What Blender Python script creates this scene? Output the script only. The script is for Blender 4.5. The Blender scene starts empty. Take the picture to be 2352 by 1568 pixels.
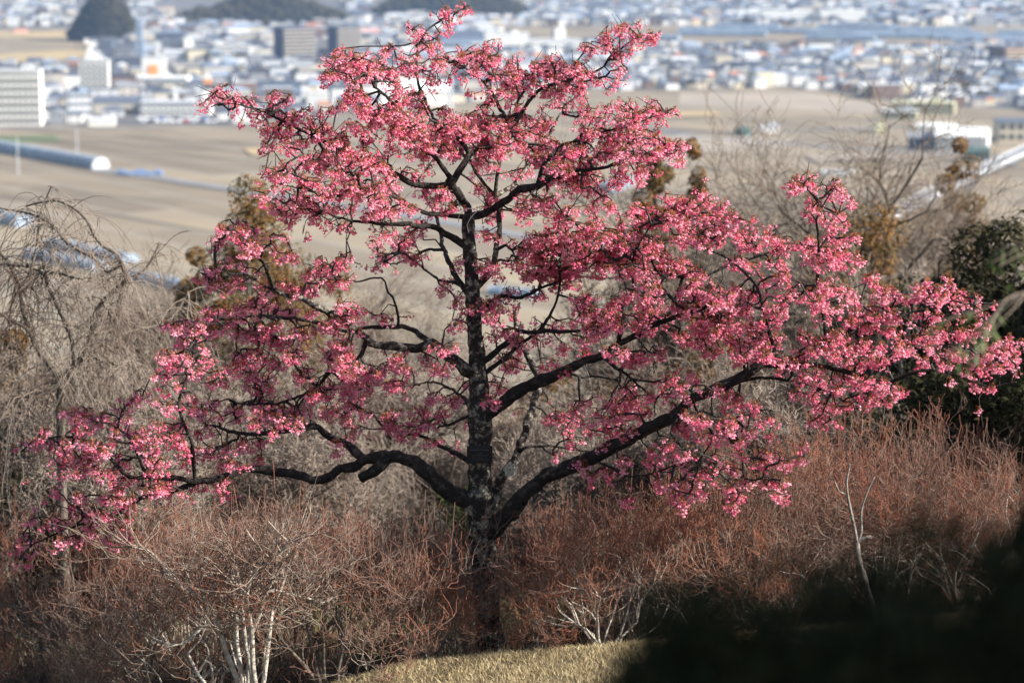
import bpy, math, random
import numpy as np
from mathutils import Vector
rng = np.random.default_rng(7)
random.seed(7)
SC = bpy.context.scene
COL = SC.collection
R = math.radians

# ------------------------------------------------------------------ camera
CAMZ = 5.6
PITCH = R(9.9)
cd = bpy.data.cameras.new('camera'); cam = bpy.data.objects.new('camera', cd); COL.objects.link(cam)
cam.location = (0, 0, CAMZ); cam.rotation_euler = (math.pi/2 - PITCH, 0, 0)
cd.lens = 85; cd.sensor_width = 36; cd.clip_start = .2; cd.clip_end = 20000
cd.dof.use_dof = True; cd.dof.focus_distance = 17.4; cd.dof.aperture_fstop = 1.8
SC.camera = cam
# ------------------------------------------------------------------ light
SUN = Vector((0.88, -0.25, 0.56)).normalized()
elev = math.asin(SUN.z); az = math.atan2(SUN.x, SUN.y)
w = bpy.data.worlds.new('World'); SC.world = w; w.use_nodes = True
nt = w.node_tree; bg = nt.nodes['Background']
sky = nt.nodes.new('ShaderNodeTexSky'); sky.sky_type = 'NISHITA'; sky.sun_disc = False
sky.sun_elevation = elev; sky.sun_rotation = az; sky.air_density = 1.3; sky.dust_density = 1.0
nt.links.new(sky.outputs[0], bg.inputs[0]); bg.inputs[1].default_value = 0.075
ld = bpy.data.lights.new('sun', 'SUN'); ld.energy = 5.0; ld.angle = R(.5); ld.color = (1, .95, .88)
lo = bpy.data.objects.new('sun', ld); COL.objects.link(lo)
lo.rotation_euler = SUN.to_track_quat('Z', 'Y').to_euler(); lo.location = (30, -5, 40)
vs = SC.view_settings; vs.view_transform = 'Standard'; vs.look = 'None'; vs.gamma = 1; vs.exposure = 1.25
SC.cycles.max_bounces = 6; SC.cycles.diffuse_bounces = 3; SC.cycles.transmission_bounces = 3
SC.cycles.volume_bounces = 0; SC.cycles.transparent_max_bounces = 4; SC.cycles.use_denoising = True
SC.cycles.sample_clamp_indirect = 6

# ------------------------------------------------------------------ helpers
F = 85/36*2352                     # focal length in pixels of the 2352-wide tracing
cp, sp = math.cos(PITCH), math.sin(PITCH)
def ray(x, y):
    u = (x-1176)/F; v = (784-y)/F
    return np.array([u, cp + v*sp, -sp + v*cp])
def W(x, y, Y):                     # the point of the tracing that stands Y metres in front
    d = ray(x, y); return np.array([0, 0, CAMZ]) + d*(Y/d[1])
PLAIN = -94.4
def G(x, y, z=PLAIN):               # the point of the plain
    d = ray(x, y); t = (z-CAMZ)/d[2]; p = d*t; return np.array([p[0], p[1], z])
PY = [-60, -8, 0, 3, 6, 10, 13, 15.5, 16.9, 18, 20, 24, 28, 33, 37, 43, 60, 100, 185, 200]
PZ = [6, 4.6, 4.0, 3.6, 2.6, 1.1, .45, .335, .335, -.03, -.5, -1.3, -1.7, -1.8, -2.5, -5, -16, -45, -96, -97]
def terr(x, y):
    x = np.asarray(x, float); y = np.asarray(y, float)
    z = np.interp(y, PY, PZ)
    sx = np.interp(y, [0, 12, 20, 30, 60, 100], [.04, .09, .09, .05, .02, 0])
    z = z + sx*np.clip(x, -12, 12) + .10*np.sin(x*.9+y*.5)*np.interp(y, [17, 22, 40], [0, 1, 1])
    z = z + .02*np.sin(x*3.1)*np.cos(y*2.3)
    z = z - .22*np.clip(-(x+.75), 0, 4)*np.interp(y, [11, 13, 17.4, 19], [0, 1, 1, 0])
    z = z - np.maximum(0, np.abs(x)-60)*.35
    return np.maximum(z, -97)

MATS = {}
def mat(name, col, rough=.85, col2=None, scale=6, bump=0, bscale=30, spec=.3, detail=5, lo_=.35, hi_=.65, transl=0, coords='Generated', metallic=0):
    if name in MATS: return MATS[name]
    m = bpy.data.materials.new(name); m.use_nodes = True; t = m.node_tree; b = t.nodes['Principled BSDF']
    b.inputs['Roughness'].default_value = rough; b.inputs['Specular IOR Level'].default_value = spec
    b.inputs['Metallic'].default_value = metallic
    b.inputs['Base Color'].default_value = (*col, 1)
    g = None
    if col2 is not None or bump:
        g = t.nodes.new('ShaderNodeNewGeometry')
    csock = None
    if col2 is not None:
        n = t.nodes.new('ShaderNodeTexNoise'); n.inputs['Scale'].default_value = scale; n.inputs['Detail'].default_value = detail
        t.links.new(g.outputs['Position'], n.inputs['Vector'])
        r = t.nodes.new('ShaderNodeValToRGB'); r.color_ramp.elements[0].position = lo_; r.color_ramp.elements[1].position = hi_
        r.color_ramp.elements[0].color = (*col, 1); r.color_ramp.elements[1].color = (*col2, 1)
        t.links.new(n.outputs[0], r.inputs[0]); csock = r.outputs[0]; t.links.new(csock, b.inputs['Base Color'])
    if bump:
        n2 = t.nodes.new('ShaderNodeTexNoise'); n2.inputs['Scale'].default_value = bscale; n2.inputs['Detail'].default_value = 6
        t.links.new(g.outputs['Position'], n2.inputs['Vector'])
        bp = t.nodes.new('ShaderNodeBump'); bp.inputs['Strength'].default_value = bump; bp.inputs['Distance'].default_value = .02
        t.links.new(n2.outputs[0], bp.inputs['Height']); t.links.new(bp.outputs[0], b.inputs['Normal'])
    if transl:
        tr = t.nodes.new('ShaderNodeBsdfTranslucent'); mx = t.nodes.new('ShaderNodeMixShader'); mx.inputs[0].default_value = transl
        if csock: t.links.new(csock, tr.inputs[0])
        else: tr.inputs[0].default_value = (*col, 1)
        out = t.nodes['Material Output']
        t.links.new(b.outputs[0], mx.inputs[1]); t.links.new(tr.outputs[0], mx.inputs[2]); t.links.new(mx.outputs[0], out.inputs[0])
    MATS[name] = m
    return m

def mesh(name, V, polys, mats):
    """V (n,3); polys: list of (faces (m,k) int array, material index or array)"""
    V = np.asarray(V, np.float32)
    me = bpy.data.meshes.new(name)
    me.vertices.add(len(V)); me.vertices.foreach_set('co', V.ravel())
    li, st, mi = [], [], []; off = 0
    for Fc, k in polys:
        Fc = np.asarray(Fc, np.int32)
        if len(Fc) == 0: continue
        n, c = Fc.shape
        li.append(Fc.ravel()); st.append(off + np.arange(n)*c); off += n*c
        mi.append(np.full(n, k, np.int32) if np.isscalar(k) else np.asarray(k, np.int32))
    li = np.concatenate(li); st = np.concatenate(st); mi = np.concatenate(mi)
    me.loops.add(len(li)); me.loops.foreach_set('vertex_index', li)
    me.polygons.add(len(st)); me.polygons.foreach_set('loop_start', st.astype(np.int32))
    me.polygons.foreach_set('material_index', mi)
    for m in mats: me.materials.append(m)
    me.update(calc_edges=True); me.validate()
    return me
def smooth(me):
    me.polygons.foreach_set('use_smooth', np.ones(len(me.polygons), bool)); me.update(); return me
def flat(me):
    me.polygons.foreach_set('use_smooth', np.zeros(len(me.polygons), bool)); me.update(); return me
def obj(name, me, parent=None, loc=None, rz=0, sc=None):
    o = bpy.data.objects.new(name, me); COL.objects.link(o)
    if parent is not None: o.parent = parent
    if loc is not None: o.location = [float(v) for v in loc]
    if rz: o.rotation_euler = (0, 0, rz)
    if sc is not None: o.scale = (sc, sc, sc) if np.isscalar(sc) else sc
    return o
def tag(o, label=None, cat=None, group=None, kind=None):
    if label: o['label'] = label
    if cat: o['category'] = cat
    if group: o['group'] = group
    if kind: o['kind'] = kind
    return o
def part(name, me, parent, base):
    """mesh given in world coordinates under an Empty / object that stands at base"""
    co = np.empty(len(me.vertices)*3, np.float32); me.vertices.foreach_get('co', co)
    co = co.reshape(-1, 3) - np.asarray(base, np.float32); me.vertices.foreach_set('co', co.ravel()); me.update()
    return obj(name, me, parent)

def frusta(A, B, ra, rb, k=3):
    """independent tapered tubes for many segments -> verts, quads"""
    A = np.asarray(A, float); B = np.asarray(B, float); ra = np.asarray(ra, float); rb = np.asarray(rb, float)
    D = B-A; L = np.linalg.norm(D, axis=1, keepdims=True)+1e-9; D = D/L
    H = np.where(np.abs(D[:, 2:3]) < .9, np.array([[0, 0, 1.]]), np.array([[1., 0, 0]]))
    U = np.cross(D, H); U /= np.linalg.norm(U, axis=1, keepdims=True); Vv = np.cross(D, U)
    n = len(A); out = np.empty((n, 2*k, 3))
    for i in range(k):
        a = 2*math.pi*i/k
        off = math.cos(a)*U + math.sin(a)*Vv
        out[:, i] = A + off*ra[:, None]; out[:, k+i] = B + off*rb[:, None]
    base = (np.arange(n)*2*k)[:, None, None]
    q = np.array([[i, (i+1) % k, k+(i+1) % k, k+i] for i in range(k)])[None]
    return out.reshape(-1, 3), (base+q).reshape(-1, 4)

def spline(P, n_per):
    """Catmull-Rom through rows of P"""
    P = np.asarray(P, float); Q = np.vstack([2*P[0]-P[1], P, 2*P[-1]-P[-2]]); out = []
    for i in range(1, len(Q)-2):
        L = np.linalg.norm(Q[i+1, :3]-Q[i, :3]); n = max(2, int(L/n_per))
        for t in np.arange(n)/n:
            p0, p1, p2, p3 = Q[i-1], Q[i], Q[i+1], Q[i+2]
            out.append(.5*((2*p1)+(-p0+p2)*t+(2*p0-5*p1+4*p2-p3)*t*t+(-p0+3*p1-3*p2+p3)*t**3))
    out.append(P[-1]); return np.array(out)

def tube(P, r, k=10, rough=.0, seed=0, cap=True):
    """one continuous tube with knobbly bark"""
    P = np.asarray(P, float); n = len(P); r = np.broadcast_to(r, (n,)).astype(float)
    T = np.gradient(P, axis=0); T /= np.linalg.norm(T, axis=1, keepdims=True)+1e-9
    U = np.zeros_like(P); h = np.array([0, 1., .1]); u = np.cross(T[0], h); u /= np.linalg.norm(u)
    for i in range(n):
        u = u - T[i]*np.dot(u, T[i]); u /= np.linalg.norm(u)+1e-9; U[i] = u
    Vv = np.cross(T, U); g = np.random.default_rng(seed)
    N = g.normal(size=(n, k)); N = (N+np.roll(N, 1, 0)+np.roll(N, 1, 1))/1.7
    swell = np.convolve(g.normal(size=n+8), np.ones(9)/3, 'valid')
    V = np.empty((n, k, 3))
    for i in range(k):
        a = 2*math.pi*i/k
        rr = r*(1+rough*(.5*N[:, i]+.35*swell))
        V[:, i] = P + (math.cos(a)*U+math.sin(a)*Vv)*rr[:, None]
    idx = np.arange(n*k).reshape(n, k)
    q = np.stack([idx[:-1], np.roll(idx, -1, 1)[:-1], np.roll(idx, -1, 1)[1:], idx[1:]], -1).reshape(-1, 4)
    V = V.reshape(-1, 3)
    V = np.vstack([V, P[-1]+T[-1]*r[-1]*.4]); c = len(V)-1
    tr = np.stack([idx[-1], np.roll(idx[-1], -1), np.full(k, c)], -1)
    return V, q, tr
class MB:
    def __init__(s): s.V = []; s.q = []; s.n = 0
    def add(s, V, F_, k=0):
        s.V.append(np.asarray(V, float)); s.q.append((np.asarray(F_)+s.n, k)); s.n += len(V); return s
    def more(s, F_, k=0):           # more faces on the block just added
        s.q.append((np.asarray(F_)+s.n-len(s.V[-1]), k)); return s
    def box(s, c, d, k=0, yaw=0):
        x, y, z = [v/2 for v in d]
        v = np.array([[-x,-y,-z],[x,-y,-z],[x,y,-z],[-x,y,-z],[-x,-y,z],[x,-y,z],[x,y,z],[-x,y,z]])
        ca, sa = math.cos(yaw), math.sin(yaw); v = v@np.array([[ca,sa,0],[-sa,ca,0],[0,0,1]])+np.asarray(c)
        return s.add(v, [[0,3,2,1],[4,5,6,7],[0,1,5,4],[1,2,6,5],[2,3,7,6],[3,0,4,7]], k)
    def build(s, name, mats, fl=True):
        me = mesh(name, np.vstack(s.V), s.q, mats)
        return flat(me) if fl else me
DENS = 86; HAZE = 0.00009
# ================================================================== the flowering cherry
SX = {'A': (0, 0), 'B': (850, 0), 'C': (1700, 0), 'D': (0, 570), 'E': (850, 570), 'F': (1700, 570), 'G': (0, 1137), 'H': (850, 1137), 'I': (1700, 1137)}
def ov(t, x, y):
    ox, oy = SX[t]; return (ox+x/2.735)*.91875, (oy+y/2.735)*.91875
TY = 18.0
M_BARK = mat('cherry_bark', (.018, .015, .013), .9, (.085, .072, .060), 20, bump=1, bscale=60, lo_=.50, hi_=.78, detail=9, spec=.25)
def lichen_bark():
    m = bpy.data.materials.new('lichened_cherry_bark'); m.use_nodes = True; t = m.node_tree; b = t.nodes['Principled BSDF']
    b.inputs['Roughness'].default_value = .9; b.inputs['Specular IOR Level'].default_value = .2
    g = t.nodes.new('ShaderNodeNewGeometry')
    n = t.nodes.new('ShaderNodeTexNoise'); n.inputs['Scale'].default_value = 16; n.inputs['Detail'].default_value = 8; n.inputs['Roughness'].default_value = .7
    r = t.nodes.new('ShaderNodeValToRGB'); r.color_ramp.elements[0].position = .50; r.color_ramp.elements[1].position = .62
    r.color_ramp.elements[0].color = (.026, .021, .018, 1); r.color_ramp.elements[1].color = (.30, .28, .23, 1)
    n2 = t.nodes.new('ShaderNodeTexNoise'); n2.inputs['Scale'].default_value = 55; n2.inputs['Detail'].default_value = 5
    bp = t.nodes.new('ShaderNodeBump'); bp.inputs['Strength'].default_value = 1; bp.inputs['Distance'].default_value = .02
    for nn in (n, n2): t.links.new(g.outputs['Position'], nn.inputs['Vector'])
    t.links.new(n.outputs[0], r.inputs[0]); t.links.new(r.outputs[0], b.inputs['Base Color'])
    t.links.new(n2.outputs[0], bp.inputs['Height']); t.links.new(bp.outputs[0], b.inputs['Normal'])
    return m
M_LBARK = lichen_bark()
M_TWIG = mat('cherry_twig', (.020, .015, .014), .8, (.055, .044, .040), 30, spec=.2)
M_PET = mat('cherry_petal', (.92, .23, .38), .55, (.98, .66, .75), 90, transl=.52, spec=.2, detail=2, lo_=.38, hi_=.66)  # pale end of the noise paints near-white highlights into the petals
M_PET2 = mat('cherry_petal_deep', (.82, .125, .26), .55, (.90, .30, .43), 70, transl=.46, spec=.2, detail=2)
M_CAL = mat('cherry_calyx', (.46, .16, .07), .6, (.33, .12, .06), 60, transl=.2, spec=.2)

def zpts(t, s): return [ov(t, *p) for p in s]
TRUNK = [(1146,1545,46),(1138,1500,36),(1122,1440,31),(1112,1300,29),(1106,1200,34),(1102,1100,28),(1104,1000,27),(1100,900,25),(1098,850,22),(1090,750,18),(1084,650,17),(1078,560,15),(1074,495,15)]
# tile, points, thickness start -> end (tracing px), depth change start -> end (m)
LIMBS = [
 ('B',[(885,1480),(870,1420),(820,1330),(770,1240)],12,11,.1),
 ('B',[(770,1240),(700,1265),(600,1265),(500,1250),(400,1205),(250,1140),(130,1080),(20,1030),(-75,985),(-195,930),(-305,870),(-395,820),(-505,760),(-625,720),(-775,690),(-905,730)],9,1.5,-.7),
 ('B',[(775,1235),(830,1150),(890,1060),(960,1010),(1080,980),(1180,920)],9,5,.4),
 ('B',[(760,1215),(690,1140),(640,1080),(560,930),(480,840),(400,760),(330,680),(260,590),(150,480),(50,430)],8,2,-.8),
 ('B',[(890,1060),(820,960),(700,870),(620,780),(545,650),(515,520),(530,380),(590,240),(680,150),(780,90),(850,60)],6,1.5,.8),
 ('B',[(1180,920),(1140,820),(1080,720),(1030,620),(990,560),(900,510),(830,465),(700,420)],5,1.5,.3),
 ('B',[(1180,920),(1210,790),(1240,690),(1280,600),(1340,480)],5,2,.5),
 ('B',[(1210,830),(1310,680),(1400,600),(1550,560),(1740,490),(1850,390),(1990,290),(2120,270)],5,1.5,.2),
 ('B',[(885,1485),(950,1470),(1050,1420),(1150,1360),(1250,1290),(1350,1270),(1440,1210),(1600,1160),(1800,1130),(1950,1060),(2130,1040),(2300,1020)],13,2,-1.0),
 ('B',[(1350,1270),(1400,1100),(1550,980),(1750,900),(1950,870),(2200,790)],5,1.5,.5),
 ('B',[(930,1980),(1020,1850),(1060,1700),(1090,1560),(1060,1340),(1075,1200),(1110,1050),(1130,960)],9,4,1.2),
 ('B',[(1060,1340),(1150,1290),(1250,1170),(1400,980),(1480,850),(1520,780),(1650,770)],6,2,.9),
 ('B',[(1060,1340),(960,1210),(890,1100),(800,1000)],5,2,.3),
 ('B',[(885,1490),(810,1480),(650,1470),(540,1440),(450,1385),(350,1350),(250,1310),(100,1290),(-80,1350),(-250,1300),(-400,1250)],7,1.5,-1.0),
 ('B',[(860,1690),(740,1610),(640,1570),(500,1545),(350,1530),(150,1510),(0,1485),(-150,1450),(-300,1430)],9,2,-.5),
 ('E',[(860,460),(790,320),(740,230),(700,130),(680,30),(640,-60),(560,-250)],9,3,1.2),
 ('E',[(850,400),(780,370),(690,360),(560,270),(440,170),(250,190)],5,1.5,1.0),
 ('E',[(700,150),(600,140),(520,190),(400,240),(300,230)],4,1.5,.5),
 ('E',[(905,1020),(850,960),(780,900),(700,850),(620,790),(520,820),(400,810),(250,790),(190,740),(100,670),(0,620),(-80,580),(-130,560),(-260,500),(-380,470),(-470,430),(-560,380),(-680,330),(-820,370),(-900,320)],17,2,-.2),
 ('E',[(620,790),(560,740),(490,690),(350,680),(170,680),(0,680),(-200,630),(-400,620),(-600,600),(-800,620),(-950,640)],8,2,.6),
 ('E',[(-445,430),(-490,320),(-530,230),(-590,195),(-690,60),(-780,20)],5,1.5,-.3),
 ('E',[(190,770),(120,910),(0,960),(-80,980),(-150,1050),(-250,1120),(-350,1170),(-470,1200),(-620,1200),(-750,1180)],8,2,.9),
 ('E',[(400,680),(400,600),(370,500),(330,430),(280,350),(80,370),(-50,330)],4,1,.2),
 ('H',[(890,330),(800,270),(700,215),(600,130),(500,60),(400,15),(330,5),(200,30),(90,85),(0,110),(-60,150),(-140,185),(-240,170),(-330,120),(-430,110),(-620,100),(-780,150),(-1000,195),(-1150,180),(-1320,150),(-1420,150),(-1530,60),(-1625,-29),(-1725,-79),(-1855,-109),(-1995,-109),(-2095,-99),(-2200,-40)],25,1.8,.1),
 ('H',[(330,20),(250,90),(140,150)],15,12,-.1),
 ('H',[(170,40),(60,-60),(-60,-120),(-125,-169),(-175,-199),(-335,-180),(-535,-150),(-700,-150),(-900,-200),(-1000,-300)],13,2,.7),
 ('H',[(-1000,200),(-1175,260),(-1325,290),(-1425,340),(-1505,400),(-1565,440),(-1675,470),(-1875,500),(-1955,530),(-2100,600),(-2180,680)],8,1.5,.3),
 ('H',[(-990,190),(-1000,0),(-1015,-109),(-1055,-219),(-1085,-349),(-1055,-499),(-1035,-609),(-1015,-729),(-985,-819),(-900,-900)],5,1.5,-.2),
 ('H',[(-1320,150),(-1445,-69),(-1535,-169),(-1625,-219),(-1745,-229)],4,1.5,.5),
 ('H',[(-1535,-169),(-1480,-310),(-1350,-400)],3,1.5,.2),
 ('E',[(880,1260),(870,1200),(840,1150),(740,1090),(640,1060),(480,1100)],5,1.5,1.2),
 ('E',[(890,1620),(800,1540),(700,1500),(560,1450),(390,1410),(280,1350),(200,1250),(110,1220),(0,1180)],8,2,1.5),
 ('E',[(890,1290),(760,1330),(640,1350),(500,1300)],4,1.5,.9),
 ('E',[(940,1310),(1020,1250),(1100,1200),(1250,1100),(1400,1035),(1550,970),(1700,900),(1800,870),(1900,800),(2060,710),(2200,640),(2370,590),(2500,540),(2600,480)],19,4,-.8),
 ('E',[(1900,800),(1940,650),(1960,500),(2010,430),(2150,350),(2375,330),(2545,290),(2685,235),(2835,210),(3025,160),(3200,100)],8,2,1.1),
 ('E',[(1800,880),(1900,960),(2000,1010),(2140,1140),(2150,1280)],5,1.5,-.4),
 ('H',[(990,560),(1060,500),(1130,430),(1250,270),(1400,150),(1550,80),(1700,10),(1900,-75),(2100,-165),(2300,-265),(2335,-299),(2415,-379),(2555,-449),(2675,-509),(2785,-569),(2885,-629),(2940,-640)],24,12,-1.0),
 ('F',[(560,935),(700,940),(850,940),(1000,960),(1200,1010),(1400,1035),(1550,990),(1700,970),(1850,1000),(2000,1040),(2140,1070),(2300,1040)],9,2,-.5),
 ('F',[(300,1070),(420,1050),(580,1040),(750,1050),(900,1080),(1050,1120)],6,1.5,.5),
 ('F',[(600,920),(640,840),(600,620),(560,480),(520,400),(440,300),(300,210),(180,170)],6,2,.4),
 ('F',[(700,940),(900,820),(1000,740),(1200,690),(1500,600),(1700,540),(1880,510),(2060,560),(2100,640)],7,1.5,.4),
 ('F',[(1500,600),(1600,650),(1700,700),(1850,770),(2000,840),(2150,900),(2280,960)],4,1.5,-.3),
 ('F',[(1000,740),(980,550),(950,400),(945,200),(930,0),(925,-100),(940,-170),(1000,-230),(1010,-290)],5,2,.1),
 ('F',[(940,-175),(860,-270),(780,-290)],3,1.5,0),
 ('F',[(90,1180),(150,1290),(300,1300),(400,1290),(520,1240),(650,1250)],4,1.5,-.5),
 ('F',[(0,1260),(-60,1400),(0,1500),(100,1600),(250,1700)],4,1.5,-.6),
 ('H',[(1700,10),(1850,80),(1980,140),(2150,100),(2280,60)],3,1.5,-.3),
 ('F',[(150,1290),(230,1430),(140,1590),(80,1750)],3,1.5,-.3),
 ('F',[(300,1300),(340,1440),(420,1560),(440,1700),(590,1690),(700,1760)],3,1.5,-.2),
 ('E',[(960,930),(1040,860),(1110,790),(1200,700),(1400,700),(1600,700),(1750,640),(1900,600)],9,3,-.5),
 ('E',[(1010,1000),(1080,920),(1200,830),(1350,720),(1450,560),(1500,400),(1510,300),(1530,170),(1600,60),(1700,0)],7,2,.2),
 ('E',[(950,560),(1100,470),(1250,470),(1400,400),(1600,330),(1850,330),(2100,300)],5,2,.8),
 ('H',[(1010,480),(1050,330),(1080,200),(1150,80),(1220,-50),(1290,-260),(1340,-410),(1390,-510),(1340,-600),(1300,-690),(1220,-860),(1200,-980)],17,5,1.4),
 ('H',[(1190,-30),(1310,-55),(1450,-50),(1600,-30),(1750,-20)],4,2,.3),
 ('H',[(1390,-510),(1550,-550),(1700,-540),(1850,-530),(2000,-560)],4,2,.5),
 ('E',[(1510,300),(1700,200),(1900,100),(2100,-20),(2250,-100)],4,1.5,-.2),
 ('E',[(2010,430),(2000,250),(2050,100),(2150,-50)],4,1.5,-.3),
]
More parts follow.
